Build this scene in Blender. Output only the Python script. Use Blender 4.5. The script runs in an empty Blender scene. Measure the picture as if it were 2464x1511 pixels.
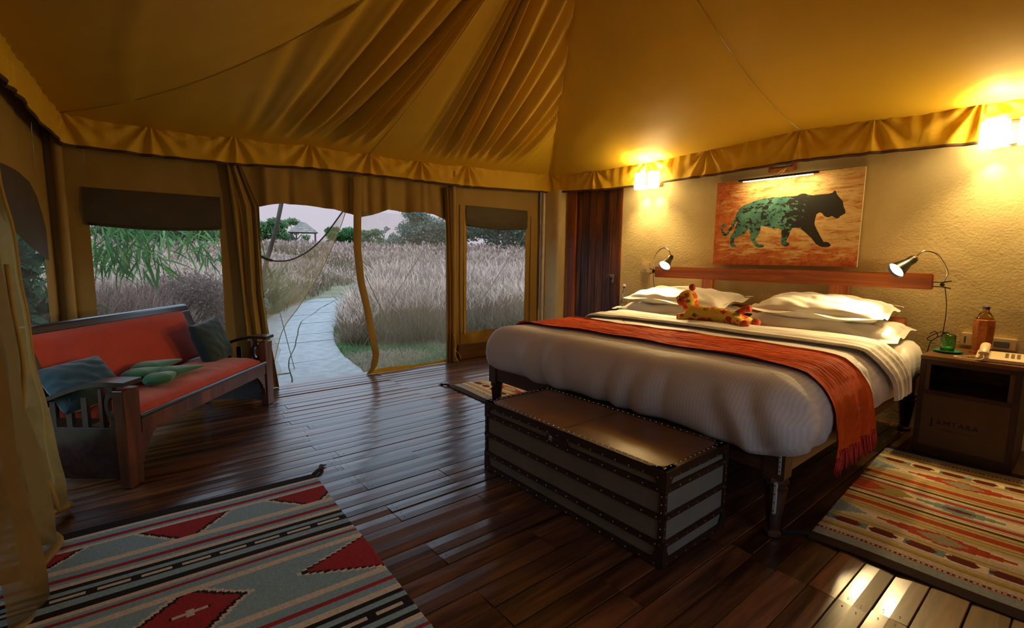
import bpy, bmesh, math, random
import numpy as np
from mathutils import Vector, Matrix, noise
random.seed(7); RNG = np.random.default_rng(11)
PI = math.pi
SC = bpy.context.scene
COL = SC.collection

# ---------------------------------------------------------------- camera
F_PX = 1168.0
YAW, PITCH, ROLL = math.radians(140.8), math.radians(-6.65), math.radians(0.7)
CAMZ = 1.2
fw = Vector((math.cos(PITCH)*math.cos(YAW), math.cos(PITCH)*math.sin(YAW), math.sin(PITCH)))
rt0 = Vector((math.sin(YAW), -math.cos(YAW), 0)); up0 = rt0.cross(fw)
rt = rt0*math.cos(ROLL)+up0*math.sin(ROLL); up = up0*math.cos(ROLL)-rt0*math.sin(ROLL)
cd = bpy.data.cameras.new('camera'); cam = bpy.data.objects.new('camera', cd); COL.objects.link(cam)
cd.sensor_width = 36; cd.lens = F_PX/2464*36; cd.clip_start = 0.02; cd.clip_end = 400
m = Matrix((rt, up, -fw)).transposed().to_4x4(); m.translation = Vector((0, 0, CAMZ))
cam.matrix_world = m
SC.camera = cam
# ---------------------------------------------------------------- world, exposure
SC.view_settings.view_transform = 'Standard'; SC.view_settings.look = 'None'
SC.view_settings.gamma = 1.0; SC.view_settings.use_curve_mapping = False
SC.view_settings.exposure = 0.0
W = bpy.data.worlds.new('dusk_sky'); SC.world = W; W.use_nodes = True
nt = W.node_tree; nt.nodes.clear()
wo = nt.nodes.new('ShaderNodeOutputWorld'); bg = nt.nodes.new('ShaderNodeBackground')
tc = nt.nodes.new('ShaderNodeTexCoord'); sp = nt.nodes.new('ShaderNodeSeparateXYZ')
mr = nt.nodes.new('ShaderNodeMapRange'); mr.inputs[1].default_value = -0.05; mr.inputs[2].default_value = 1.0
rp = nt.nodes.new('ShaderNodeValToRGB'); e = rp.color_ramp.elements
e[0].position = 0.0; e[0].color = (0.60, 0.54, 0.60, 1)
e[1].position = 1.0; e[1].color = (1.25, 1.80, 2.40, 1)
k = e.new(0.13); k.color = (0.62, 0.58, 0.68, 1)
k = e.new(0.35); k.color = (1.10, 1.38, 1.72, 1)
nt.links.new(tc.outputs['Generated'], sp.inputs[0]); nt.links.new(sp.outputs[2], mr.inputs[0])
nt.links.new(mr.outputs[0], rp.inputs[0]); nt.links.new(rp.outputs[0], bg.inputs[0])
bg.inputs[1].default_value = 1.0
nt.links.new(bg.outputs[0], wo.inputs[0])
SC.cycles.max_bounces = 9; SC.cycles.diffuse_bounces = 4; SC.cycles.glossy_bounces = 4
SC.cycles.transparent_max_bounces = 12; SC.cycles.sample_clamp_indirect = 4.0
SC.cycles.sample_clamp_direct = 0; SC.cycles.blur_glossy = 0.6
SC.cycles.caustics_reflective = False; SC.cycles.caustics_refractive = False
LAMP = (1.0, 0.70, 0.30)          # tungsten
P_SCONCE, P_READ, P_PIC = 52.0, 58.0, 3.2

# ---------------------------------------------------------------- material helpers
def rgba(c): return (c[0], c[1], c[2], 1)
def newmat(name):
    M = bpy.data.materials.new(name); M.use_nodes = True
    n = M.node_tree; n.nodes.clear()
    o = n.nodes.new('ShaderNodeOutputMaterial'); b = n.nodes.new('ShaderNodeBsdfPrincipled')
    n.links.new(b.outputs[0], o.inputs[0])
    return M, n, b, o
def coords(n, scale=(1, 1, 1), kind='Object', rot=(0, 0, 0)):
    t = n.nodes.new('ShaderNodeTexCoord'); mp = n.nodes.new('ShaderNodeMapping')
    mp.inputs['Scale'].default_value = scale; mp.inputs['Rotation'].default_value = rot
    n.links.new(t.outputs[kind], mp.inputs[0]); return mp.outputs[0]
def noi(n, vec, scale, detail=4, rough=.55, dist=0):
    x = n.nodes.new('ShaderNodeTexNoise'); x.inputs['Scale'].default_value = scale
    x.inputs['Detail'].default_value = detail; x.inputs['Roughness'].default_value = rough
    x.inputs['Distortion'].default_value = dist
    if vec is not None: n.links.new(vec, x.inputs['Vector'])
    return x.outputs[0]
def ramp(n, fac, stops):
    r = n.nodes.new('ShaderNodeValToRGB'); el = r.color_ramp.elements
    el[0].position, el[0].color = stops[0][0], rgba(stops[0][1])
    el[1].position, el[1].color = stops[-1][0], rgba(stops[-1][1])
    for p, c in stops[1:-1]:
        q = el.new(p); q.color = rgba(c)
    n.links.new(fac, r.inputs[0]); return r.outputs[0]
def bump(n, b, h, strength=.3, dist=.01, prev=None):
    x = n.nodes.new('ShaderNodeBump'); x.inputs['Strength'].default_value = strength
    x.inputs['Distance'].default_value = dist; n.links.new(h, x.inputs['Height'])
    if prev is not None: n.links.new(prev, x.inputs['Normal'])
    n.links.new(x.outputs[0], b.inputs['Normal']); return x.outputs[0]
def mixc(n, fac, a, b, mode='MIX'):
    x = n.nodes.new('ShaderNodeMix'); x.data_type = 'RGBA'; x.blend_type = mode
    for s, v in ((0, fac), (6, a), (7, b)):
        if hasattr(v, 'is_linked'): n.links.new(v, x.inputs[s])
        elif s == 0: x.inputs[0].default_value = v
        else: x.inputs[s].default_value = rgba(v)
    return x.outputs[2]
def plain(name, c, rough=.6, metal=0, var=.12, vs=12, bs=.15, bd=.002, bscale=60, spec=.5, trans=0, ior=1.5, sheen=0):
    M, n, b, o = newmat(name)
    v = coords(n)
    hi = tuple(min(1, x*(1+var)) for x in c); lo = tuple(x*(1-var) for x in c)
    n.links.new(ramp(n, noi(n, v, vs), [(.3, lo), (.7, hi)]), b.inputs['Base Color'])
    b.inputs['Roughness'].default_value = rough; b.inputs['Metallic'].default_value = metal
    b.inputs['Specular IOR Level'].default_value = spec; b.inputs['IOR'].default_value = ior
    b.inputs['Transmission Weight'].default_value = trans
    b.inputs['Sheen Weight'].default_value = sheen
    if bs: bump(n, b, noi(n, v, bscale, 3), bs, bd)
    return M
def wood(name, c1, c2, axis=0, rough=.35, grain=18, stretch=.06, rnd=0.0, bs=.15, coat=0.0, spec=.5, ior=1.5):
    M, n, b, o = newmat(name)
    s = [1, 1, 1]; s[axis] = stretch
    v = coords(n, tuple(s))
    if rnd:
        oi = n.nodes.new('ShaderNodeObjectInfo'); ad = n.nodes.new('ShaderNodeVectorMath'); ad.operation = 'ADD'
        mu = n.nodes.new('ShaderNodeMath'); mu.operation = 'MULTIPLY'; mu.inputs[1].default_value = 31.7
        n.links.new(oi.outputs['Random'], mu.inputs[0]); n.links.new(v, ad.inputs[0]); n.links.new(mu.outputs[0], ad.inputs[1])
        v = ad.outputs[0]
    g = noi(n, v, grain, 6, .6, 1.2)
    c = ramp(n, g, [(.38, c1), (.51, tuple((p+q)/2 for p, q in zip(c1, c2))), (.63, c2)])
    big = noi(n, v, grain*.18, 2)
    c = mixc(n, 1.0, c, ramp(n, big, [(.35, (.72, .70, .70)), (.65, (1.15, 1.1, 1.1))]), 'MULTIPLY')
    if rnd:
        hs = n.nodes.new('ShaderNodeHueSaturation'); vm = n.nodes.new('ShaderNodeMapRange')
        vm.inputs[3].default_value = 1-rnd; vm.inputs[4].default_value = 1+rnd
        n.links.new(oi.outputs['Random'], vm.inputs[0]); n.links.new(vm.outputs[0], hs.inputs['Value'])
        n.links.new(c, hs.inputs['Color']); c = hs.outputs[0]
    n.links.new(c, b.inputs['Base Color'])
    rr = n.nodes.new('ShaderNodeMapRange'); rr.inputs[3].default_value = max(.03, rough-.08); rr.inputs[4].default_value = rough+.14
    n.links.new(noi(n, v, grain*.6, 3), rr.inputs[0]); n.links.new(rr.outputs[0], b.inputs['Roughness'])
    b.inputs['Coat Weight'].default_value = coat; b.inputs['Coat Roughness'].default_value = .19
    b.inputs['Specular IOR Level'].default_value = spec; b.inputs['IOR'].default_value = ior
    bump(n, b, g, bs, .004)
    return M
def canvas(name, c, var=.08, wr=.25):
    M, n, b, o = newmat(name)
    v = coords(n)
    n.links.new(ramp(n, noi(n, v, 2.2, 3), [(.3, tuple(x*(1-var) for x in c)), (.7, tuple(x*(1+var) for x in c))]), b.inputs['Base Color'])
    b.inputs['Roughness'].default_value = .62; b.inputs['Specular IOR Level'].default_value = .35
    w = bump(n, b, noi(n, v, 9, 3, .5, .6), wr, .012)
    bump(n, b, noi(n, v, 420, 1), .12, .001, w)
    return M
def emit(name, c, s):
    M = bpy.data.materials.new(name); M.use_nodes = True; n = M.node_tree; n.nodes.clear()
    o = n.nodes.new('ShaderNodeOutputMaterial'); x = n.nodes.new('ShaderNodeEmission')
    x.inputs[0].default_value = rgba(c); x.inputs[1].default_value = s; n.links.new(x.outputs[0], o.inputs[0]); return M
def net(name, c, cover):
    M, n, b, o = newmat(name)
    b.inputs['Base Color'].default_value = rgba(c); b.inputs['Roughness'].default_value = .9
    t = n.nodes.new('ShaderNodeBsdfTransparent'); tr = n.nodes.new('ShaderNodeBsdfTranslucent')
    tr.inputs[0].default_value = rgba(c)
    ms = n.nodes.new('ShaderNodeMixShader'); ms.inputs[0].default_value = .5
    n.links.new(b.outputs[0], ms.inputs[1]); n.links.new(tr.outputs[0], ms.inputs[2])
    mx = n.nodes.new('ShaderNodeMixShader')
    v = coords(n)
    r = n.nodes.new('ShaderNodeMapRange'); r.inputs[1].default_value = .3; r.inputs[2].default_value = .7
    r.inputs[3].default_value = cover*.7; r.inputs[4].default_value = min(1, cover*1.3)
    n.links.new(noi(n, v, 5, 3), r.inputs[0]); n.links.new(r.outputs[0], mx.inputs[0])
    n.links.new(t.outputs[0], mx.inputs[1]); n.links.new(ms.outputs[0], mx.inputs[2])
    n.links.new(mx.outputs[0], o.inputs[0]); return M
def attrmat(name, rough=.8, transl=0.0, bs=0, bscale=300, attr='col', tweak=True, bd=.002, spec=.3):
    M, n, b, o = newmat(name)
    a = n.nodes.new('ShaderNodeAttribute'); a.attribute_name = attr
    c = a.outputs['Color']
    v = coords(n)
    if tweak: c = mixc(n, 1.0, c, ramp(n, noi(n, v, 90, 2), [(.3, (.84, .84, .84)), (.7, (1.14, 1.14, 1.14))]), 'MULTIPLY')
    n.links.new(c, b.inputs['Base Color']); b.inputs['Roughness'].default_value = rough
    b.inputs['Specular IOR Level'].default_value = spec
    if transl:
        tr = n.nodes.new('ShaderNodeBsdfTranslucent'); n.links.new(c, tr.inputs[0])
        mx = n.nodes.new('ShaderNodeMixShader'); mx.inputs[0].default_value = transl
        n.links.new(b.outputs[0], mx.inputs[1]); n.links.new(tr.outputs[0], mx.inputs[2]); n.links.new(mx.outputs[0], o.inputs[0])
    if bs: bump(n, b, noi(n, v, bscale, 2), bs, bd)
    return M

# ---------------------------------------------------------------- geometry helpers
class MB:
    def __init__(s): s.v = []; s.f = []; s.c = []
    def add(s, vs, fs, M=None):
        k = len(s.v)
        s.v += [tuple(M @ Vector(p)) for p in vs] if M is not None else [tuple(p) for p in vs]
        s.f += [tuple(i+k for i in f) for f in fs]; return s
    def box(s, x0, x1, y0, y1, z0, z1, M=None, bev=0.0):
        if bev <= 0:
            return s.add([(x0,y0,z0),(x1,y0,z0),(x1,y1,z0),(x0,y1,z0),(x0,y0,z1),(x1,y0,z1),(x1,y1,z1),(x0,y1,z1)],
                  [(0,3,2,1),(4,5,6,7),(0,1,5,4),(1,2,6,5),(2,3,7,6),(3,0,4,7)], M)
        bm = bmesh.new(); bmesh.ops.create_cube(bm, size=1)
        for v in bm.verts:
            v.co = Vector(((x0+x1)/2+v.co.x*(x1-x0), (y0+y1)/2+v.co.y*(y1-y0), (z0+z1)/2+v.co.z*(z1-z0)))
        bmesh.ops.bevel(bm, geom=bm.edges[:], offset=bev, segments=2, affect='EDGES')
        bm.verts.index_update()
        s.add([v.co.copy() for v in bm.verts], [[v.index for v in f.verts] for f in bm.faces], M); bm.free(); return s
    def tube(s, pts, r, n=8, caps=True, flat=None):
        pts = [Vector(p) for p in pts]; rs = r if isinstance(r, (list, tuple)) else [r]*len(pts)
        k = len(s.v); prev = None
        for i, p in enumerate(pts):
            d = (pts[min(i+1, len(pts)-1)]-pts[max(i-1, 0)]).normalized()
            if prev is None:
                a = d.cross(Vector((0, 0, 1)))
                if a.length < .1: a = d.cross(Vector((0, 1, 0)))
                a.normalize()
            else:
                a = prev-d*prev.dot(d); a.normalize()
            prev = a; b = d.cross(a)
            for j in range(n):
                t = 2*PI*j/n; s.v.append(tuple(p+(a*math.cos(t)+b*math.sin(t)*(flat or 1))*rs[i]))
        for i in range(len(pts)-1):
            for j in range(n):
                s.f.append((k+i*n+j, k+i*n+(j+1) % n, k+(i+1)*n+(j+1) % n, k+(i+1)*n+j))
        if caps:
            s.f.append(tuple(k+j for j in reversed(range(n)))); s.f.append(tuple(k+(len(pts)-1)*n+j for j in range(n)))
        return s
    def lathe(s, prof, n=20, M=None, sq=0):
        vs = []; fs = []
        for (r, z) in prof:
            for j in range(n):
                t = 2*PI*j/n; rr = r
                if sq: rr = r/max(abs(math.cos(t)), abs(math.sin(t)))**sq
                vs.append((rr*math.cos(t), rr*math.sin(t), z))
        for i in range(len(prof)-1):
            for j in range(n):
                fs.append((i*n+j, i*n+(j+1) % n, (i+1)*n+(j+1) % n, (i+1)*n+j))
        if prof[0][0] > 1e-6: fs.append(tuple(reversed(range(n))))
        if prof[-1][0] > 1e-6: fs.append(tuple((len(prof)-1)*n+j for j in range(n)))
        return s.add(vs, fs, M)
    def sheet(s, fn, nu, nv, keep=None):
        k = len(s.v)
        for j in range(nv+1):
            for i in range(nu+1): s.v.append(tuple(fn(i/nu, j/nv)))
        for j in range(nv):
            for i in range(nu):
                if keep and not keep((i+.5)/nu, (j+.5)/nv): continue
                a = k+j*(nu+1)+i; s.f.append((a, a+1, a+nu+2, a+nu+1))
        return s
    def prism(s, poly, z0, z1, M=None):
        n = len(poly); vs = [(p[0], p[1], z0) for p in poly]+[(p[0], p[1], z1) for p in poly]
        fs = [tuple(reversed(range(n))), tuple(range(n, 2*n))]+[(i, (i+1) % n, n+(i+1) % n, n+i) for i in range(n)]
        return s.add(vs, fs, M)
    def ball(s, c, r, n=12, m_=8, M=None):
        rx, ry, rz = r if isinstance(r, (tuple, list)) else (r, r, r)
        vs = []; fs = []
        for i in range(m_+1):
            a = PI*i/m_
            for j in range(n):
                t = 2*PI*j/n; vs.append((c[0]+rx*math.sin(a)*math.cos(t), c[1]+ry*math.sin(a)*math.sin(t), c[2]+rz*math.cos(a)))
        for i in range(m_):
            for j in range(n): fs.append((i*n+j, (i+1)*n+j, (i+1)*n+(j+1) % n, i*n+(j+1) % n))
        return s.add(vs, fs, M)
    def build(s, name, mat, parent=None, smooth=False, kind=None, label=None, col=None, local=False, angle=None):
        off = Vector((0, 0, 0))
        if parent is not None and not local:
            p = parent
            while p is not None: off += Vector(p.location); p = p.parent
        me = bpy.data.meshes.new(name)
        vs = [(x-off.x, y-off.y, z-off.z) for x, y, z in s.v] if off.length > 0 else s.v
        me.from_pydata(vs, [], s.f)
        if smooth:
            me.polygons.foreach_set('use_smooth', [True]*len(me.polygons))
            if angle: me.set_sharp_from_angle(angle=math.radians(angle))
        if col is not None:
            at = me.color_attributes.new('col', 'FLOAT_COLOR', 'CORNER' if len(col) == len(me.loops) else 'POINT')
            at.data.foreach_set('color', np.array([(c[0], c[1], c[2], 1) for c in col], dtype=np.float32).ravel())
        if mat: me.materials.append(mat)
        me.update()
        o = bpy.data.objects.new(name, me); COL.objects.link(o)
        if parent is not None: o.parent = parent
        if kind: o['kind'] = kind
        if label: o['label'] = label
        return o
def tag(o, label, cat=None, group=None, kind=None):
    o['label'] = label
    if cat: o['category'] = cat
    if group: o['group'] = group
    if kind: o['kind'] = kind
    return o
def thing(name, label, cat, loc=(0, 0, 0), rz=0, group=None, kind=None):
    o = bpy.data.objects.new(name, None); o.empty_display_size = .1; COL.objects.link(o)
    o.location = loc; o.rotation_euler = (0, 0, rz)
    return tag(o, label, cat, group, kind)
def struct(name, kindname='structure', loc=(0, 0, 0)):
    o = bpy.data.objects.new(name, None); o.empty_display_size = .1; COL.objects.link(o); o.location = loc
    o['kind'] = kindname; return o
def npmesh(name, V, Q, mat, col=None, parent=None, kind=None, smooth=False):
    """V (n,3) float, Q (m,k) int"""
    me = bpy.data.meshes.new(name); k = Q.shape[1]
    me.vertices.add(len(V)); me.vertices.foreach_set('co', V.astype(np.float32).ravel())
    me.loops.add(Q.size); me.loops.foreach_set('vertex_index', Q.astype(np.int32).ravel())
    me.polygons.add(len(Q)); me.polygons.foreach_set('loop_start', np.arange(0, Q.size, k, dtype=np.int32))
    me.polygons.foreach_set('loop_total', np.full(len(Q), k, dtype=np.int32))
    if smooth: me.polygons.foreach_set('use_smooth', np.ones(len(Q), dtype=bool))
    if col is not None:
        at = me.color_attributes.new('col', 'FLOAT_COLOR', 'POINT')
        at.data.foreach_set('color', np.concatenate([col, np.ones((len(col), 1))], 1).astype(np.float32).ravel())
    me.materials.append(mat); me.update(calc_edges=True); me.validate()
    o = bpy.data.objects.new(name, me); COL.objects.link(o)
    if parent: o.parent = parent
    if kind: o['kind'] = kind
    return o
def sm(a, b, x):
    t = min(1, max(0, (x-a)/(b-a))); return t*t*(3-2*t)
def lerp(a, b, t): return a+(b-a)*t
def interp(x, xs, ys): return float(np.interp(x, xs, ys))
def nz(x, y=0, z=0): return noise.noise(Vector((x, y, z)))
def crom(pts, n=8):
    P = [Vector(p) for p in pts]; P = [P[0]*2-P[1]]+P+[P[-1]*2-P[-2]]; out = []
    for i in range(1, len(P)-2):
        for j in range(n):
            t = j/n; a, b, c, d = P[i-1:i+3]
            out.append(.5*((2*b)+(c-a)*t+(2*a-5*b+4*c-d)*t*t+(3*b-a-3*c+d)*t**3))
    out.append(P[-2]); return out
def orient(o, d, roll=0):
    """matrix placing local +Z along d at point o"""
    d = Vector(d).normalized(); q = d.to_track_quat('Z', 'Y')
    return Matrix.Translation(Vector(o)) @ q.to_matrix().to_4x4() @ Matrix.Rotation(roll, 4, 'Z')

# ---------------------------------------------------------------- materials
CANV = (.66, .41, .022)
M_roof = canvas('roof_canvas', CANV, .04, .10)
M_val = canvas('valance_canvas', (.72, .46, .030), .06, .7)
M_wallc = canvas('wall_canvas', (.32, .21, .05), .08, .3)  # darker than the roof canvas: shade under the valances put into the colour
M_dark = canvas('dark_blind_canvas', (.06, .05, .035), .1, .3)
M_trim = plain('dark_trim_cloth', (.07, .035, .018), .8)
M_seam = plain('seam_tape', (.50, .34, .04), .7)
M_net = net('window_mesh', (.55, .45, .33), .10)
M_netd = net('door_mesh', (.62, .50, .34), .20)
M_neth = net('hanging_mesh', (.55, .42, .22), .42)
M_drape = net('drape_gauze', (.26, .17, .05), .85)
M_plank = wood('floor_plank_wood', (.045, .018, .009), (.18, .075, .032), 1, .30, 16, .07, .35, .25, .62, .15, 1.5)
M_sub = plain('underfloor', (.01, .008, .006), .9)
M_teak = wood('headboard_teak', (.24, .055, .012), (.55, .17, .035), 0, .34, 12, .09, 0, .12, .2)
M_teakv = wood('post_teak', (.32, .085, .015), (.68, .24, .05), 2, .34, 12, .09, 0, .12, .2)
M_bed = wood('bed_frame_wood', (.035, .015, .007), (.10, .042, .018), 0, .35, 14, .08, 0, .12, .3)
M_bedy = wood('bed_side_wood', (.13, .065, .02), (.28, .15, .05), 1, .38, 14, .08, 0, .12, .3)  # bed frame wood again, with light on the side rail put into the colour
M_sofaw = wood('sofa_wood', (.045, .013, .007), (.15, .046, .022), 2, .30, 14, .08, 0, .1, .5)
M_sofad = wood('sofa_dark_wood', (.010, .005, .004), (.030, .013, .009), 0, .28, 14, .08, 0, .1, .5)
M_door = wood('door_wood', (.030, .010, .005), (.24, .075, .022), 2, .45, 10, .08, .45, .25)
M_doorf = wood('door_frame_wood', (.22, .05, .01), (.42, .12, .02), 2, .4, 10, .08, 0, .2)
M_red = plain('orange_red_upholstery', (.42, .042, .008), .82, 0, .10, 8, .25, .002, 220, .3, sheen=.25)
M_runner = plain('orange_runner_weave', (.78, .11, .008), .85, 0, .12, 30, .3, .002, 200, .25, sheen=.1)
M_fringe = plain('runner_fringe_yarn', (.50, .035, .020), .9)
M_teal = plain('dark_teal_cushion', (.006, .030, .037), .75, 0, .15, 10, .2, .002, 150, .3, sheen=.3)
M_green = plain('green_plush', (.022, .13, .058), .85, 0, .15, 10, .25, .002, 120, .2, sheen=.4)
M_brass = plain('brass_stud_metal', (.75, .62, .40), .3, 1, .05, 5, 0)
M_steel = plain('steel', (.55, .55, .55), .25, 1, .05, 5, 0)
M_chrome = plain('chrome', (.70, .68, .62), .12, 1, .03, 5, 0)
M_blk = plain('black_plastic', (.015, .013, .012), .35, 0, .1, 5, 0)
M_blkm = plain('black_lamp_enamel', (.02, .018, .015), .28, 0, .1, 5, 0)
M_leath = plain('brown_trunk_leather', (.15, .065, .020), .30, 0, .3, 5, .25, .004, 14)
M_leathd = plain('dark_strap_leather', (.035, .014, .008), .5, 0, .2, 8, .2, .002, 60)
M_tcan = plain('grey_trunk_canvas', (.20, .18, .14), .85, 0, .1, 6, .3, .001, 380)
M_nspan = plain('nightstand_leather_panel', (.095, .050, .018), .6, 0, .12, 6, .2, .002, 60)
M_cream = plain('cream_plastic', (.72, .56, .33), .4, 0, .04, 5, 0)
M_white = plain('white_plaster_trim', (.72, .64, .46), .7)
M_rope = plain('rope', (.35, .28, .20), .9)
M_bark = wood('pole_bark', (.12, .09, .07), (.26, .2, .16), 2, .85, 10, .1)

def stucco():
    M, n, b, o = newmat('rough_stucco')
    v = coords(n)
    n.links.new(ramp(n, noi(n, v, 1.6, 5, .6), [(.3, (.60, .47, .21)), (.7, (.74, .59, .29))]), b.inputs['Base Color'])
    b.inputs['Roughness'].default_value = .78; b.inputs['Specular IOR Level'].default_value = .3
    w = bump(n, b, noi(n, v, 3.0, 5, .5, .2), .30, .03)
    vo = n.nodes.new('ShaderNodeTexVoronoi'); vo.inputs['Scale'].default_value = 26; vo.feature = 'SMOOTH_F1'
    n.links.new(coords(n, (1, 1, .8)), vo.inputs['Vector'])
    w = bump(n, b, vo.outputs[0], .10, .006, w)
    # a few raised scars of plaster
    s = ramp(n, noi(n, v, 2.3, 8, .7, 1.6), [(.60, (0, 0, 0)), (.66, (1, 1, 1))])
    w = bump(n, b, s, .22, .006, w)
    bump(n, b, noi(n, v, 55, 4, .6), .5, .006, w)
    return M
M_stucco = stucco()
def linen(name, c, stripe=True, axis=0):
    M, n, b, o = newmat(name)
    v = coords(n)
    cc = ramp(n, noi(n, v, 3, 2), [(.3, tuple(x*.96 for x in c)), (.7, c)])
    if stripe:
        w = n.nodes.new('ShaderNodeTexWave'); w.inputs['Scale'].default_value = 19; w.bands_direction = 'XYZ'[axis]
        n.links.new(v, w.inputs[0])
        cc = mixc(n, 1.0, cc, ramp(n, w.outputs[1], [(.4, (.91, .91, .92)), (.6, (1, 1, 1))]), 'MULTIPLY')
    n.links.new(cc, b.inputs['Base Color'])
    b.inputs['Roughness'].default_value = .72; b.inputs['Sheen Weight'].default_value = .15
    b.inputs['Specular IOR Level'].default_value = .3
    w = bump(n, b, noi(n, v, 6, 3, .5, .8), .30, .02)
    bump(n, b, noi(n, v, 500, 1), .08, .001, w)
    return M
M_duvet = linen('white_striped_duvet', (.74, .70, .66), True, 0)
M_sheet = linen('white_linen', (.78, .74, .66), False)
M_fold = linen('folded_sheet_linen', (.72, .67, .58), True, 0)
def runner_mat():
    M, n, b, o = newmat('runner_ribbed_orange')
    v = coords(n)
    n.links.new(ramp(n, noi(n, v, 25, 3), [(.3, (.62, .072, .004)), (.7, (.80, .115, .008))]), b.inputs['Base Color'])
    b.inputs['Roughness'].default_value = .8; b.inputs['Specular IOR Level'].default_value = .25
    g = noi(n, coords(n, (2.2, 34, 2.2)), 3.2, 3, .6, .4)
    w = bump(n, b, g, .9, .012)
    bump(n, b, noi(n, v, 220, 2), .25, .002, w)
    return M
M_runner2 = runner_mat()

# ================================================================ FLOOR (planks along Y)
floor = struct('floor')
XF, YB = -4.72, 4.47
def leftY(x): return -.33-.10*(x+4.72)
def plank(x0, x1, y0, y1):
    b = MB(); dz = random.uniform(-.0035, .0); tl = random.uniform(-.0022, .0022); g = .0012
    w = x1-x0-2*g; z0 = -.03; ch = .0025
    prof = [(0, z0), (0, dz-ch-tl), (ch, dz-tl), (w*.5, dz+.0015), (w-ch, dz+tl), (w, dz-ch+tl), (w, z0)]
    n = len(prof); vs = []
    for y in (y0+.0012, y1-.0012):
        vs += [(x0+g+px, y, pz) for px, pz in prof]
    fs = [(i, i+1, n+i+1, n+i) for i in range(n-1)]+[tuple(range(n)), tuple(reversed(range(n, 2*n)))]
    cx, cy = (x0+x1)/2, (y0+y1)/2
    me = bpy.data.meshes.new('plank'); me.from_pydata([(a-cx, c-cy, d) for a, c, d in vs], [], fs)
    me.materials.append(M_plank); o = bpy.data.objects.new('plank', me); COL.objects.link(o)
    o.location = (cx, cy, 0); o.parent = floor; return o
x = XF-.06; row = 0; nails = MB()
while x < 1.0:
    wd = random.choice((.095, .103, .110, .118)) if x > -1.5 else random.choice((.082, .092, .1, .108))
    ys = [-.95]
    if x < -2.7: cuts = [2.01 if row % 3 else .93, 3.4+.25*math.sin(row*2.1)] if row % 2 else [.93+.05*math.sin(row), 2.01, 3.6]
    else: cuts = [.94, 1.93+.04*math.sin(row), 3.3] if row % 4 < 2 else [.2, 1.35, 1.93, 3.0]
    for c in cuts: ys.append(c)
    ys.append(YB+.0)
    for a, c in zip(ys[:-1], ys[1:]):
        plank(x, x+wd, a, c)
        for yy in (a+.03, c-.03):
            for q in (.28, .72):
                nails.lathe([(.0028, .0018), (0, .0020)], 6, Matrix.Translation((x+wd*q, yy+random.uniform(-.006, .006), 0)))
    x += wd; row += 1
nails.build('nail_head', M_sub, floor, kind='stuff')
MB().box(XF-.06, 1.05, -.97, YB, -.10, -.031).build('floor_base', M_sub, floor)

# ================================================================ WALLS
wall_back = struct('wall_back')
b = MB(); b.box(-3.53, 1.06, 4.47, 4.60, -.03, 2.62)          # right of the door
b.box(XF-.14, XF+.02, 4.47, 4.60, -.03, 2.62); b.box(-4.36, -3.53, 4.47, 4.60, 2.02, 2.62)
b.build('plaster', M_stucco, wall_back)
b = MB()
def pil(u, v):
    pts = [(-4.775, 4.47), (-4.775, 4.36), (-4.765, 4.345), (-4.445, 4.345), (-4.43, 4.352), (-4.415, 4.37), (-4.37, 4.47)]
    xx = interp(u, np.linspace(0, 1, 7), [p[0] for p in pts]); yy = interp(u, np.linspace(0, 1, 7), [p[1] for p in pts])
    w = .004*nz(xx*14, yy*14, v*12)
    return (xx+w, yy+w, v*2.04)
b.sheet(pil, 36, 60)
b.build('pilaster', M_stucco, wall_back, smooth=True)
b = MB().box(-4.715, -4.66, 4.30, 4.335, 0, 2.03, bev=.004); b.build('corner_batten', M_white, wall_back)
b = MB().box(-4.73, -4.715, 4.26, 4.30, 0, 2.15); b.build('corner_post', M_trim, wall_back)

# plank door in the bed wall
door = struct('door_1', loc=(-3.92, 4.47, 0))
for x0, x1, mf in ((-4.36, -4.215, M_doorf), (-3.545, -3.53, M_door)):
    MB().box(x0, x1, 4.425 if x1 < -4 else 4.462, 4.52, 0, 2.06, bev=.004).build('door_frame', mf, door)
MB().box(-4.215, -3.545, 4.43, 4.52, 2.02, 2.08, bev=.004).build('door_frame', M_doorf, door)
xs = [-4.215, -4.13, -4.01, -3.90, -3.78, -3.66, -3.545]
for i, (a, c) in enumerate(zip(xs[:-1], xs[1:])):
    MB().box(a+.002, c-.002, 4.452+.003*(i % 2), 4.50, .01, 2.02, bev=.003).build('plank', M_door, door)
lt = MB().tube([(-3.70, 4.44, 1.005), (-3.575, 4.44, 1.0)], .006, 8)
lt.box(-3.66, -3.60, 4.445, 4.455, .985, 1.02, bev=.003); lt.tube([(-3.60, 4.435, 1.01), (-3.60, 4.425, .96), (-3.605, 4.425, .925)], .007, 8)
lt.tube([(-3.605, 4.43, .985), (-3.585, 4.43, .93), (-3.61, 4.43, .915), (-3.63, 4.43, .95)], .005, 6)
lt.build('bolt_latch', M_steel, door, smooth=True, angle=40)
b = MB()
for z in (1.35, 1.62, .93): b.ball((-4.30, 4.424, z), (.012, .004, .012), 8, 6)
b.build('frame_knot', M_trim, door)

# small framed vent above the painting
v1 = struct('window_3', loc=(-1.85, 4.47, 2.0))
for bx in ((-1.955, -1.74, 1.955, 1.985), (-1.955, -1.74, 2.07, 2.10), (-1.955, -1.93, 1.985, 2.07), (-1.765, -1.74, 1.985, 2.07)):
    MB().box(bx[0], bx[1], 4.435, 4.475, bx[2], bx[3], bev=.003).build('window_frame', M_teakv, v1)
MB().box(-1.93, -1.765, 4.455, 4.468, 1.985, 2.07).build('pane', M_white, v1)

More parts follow.
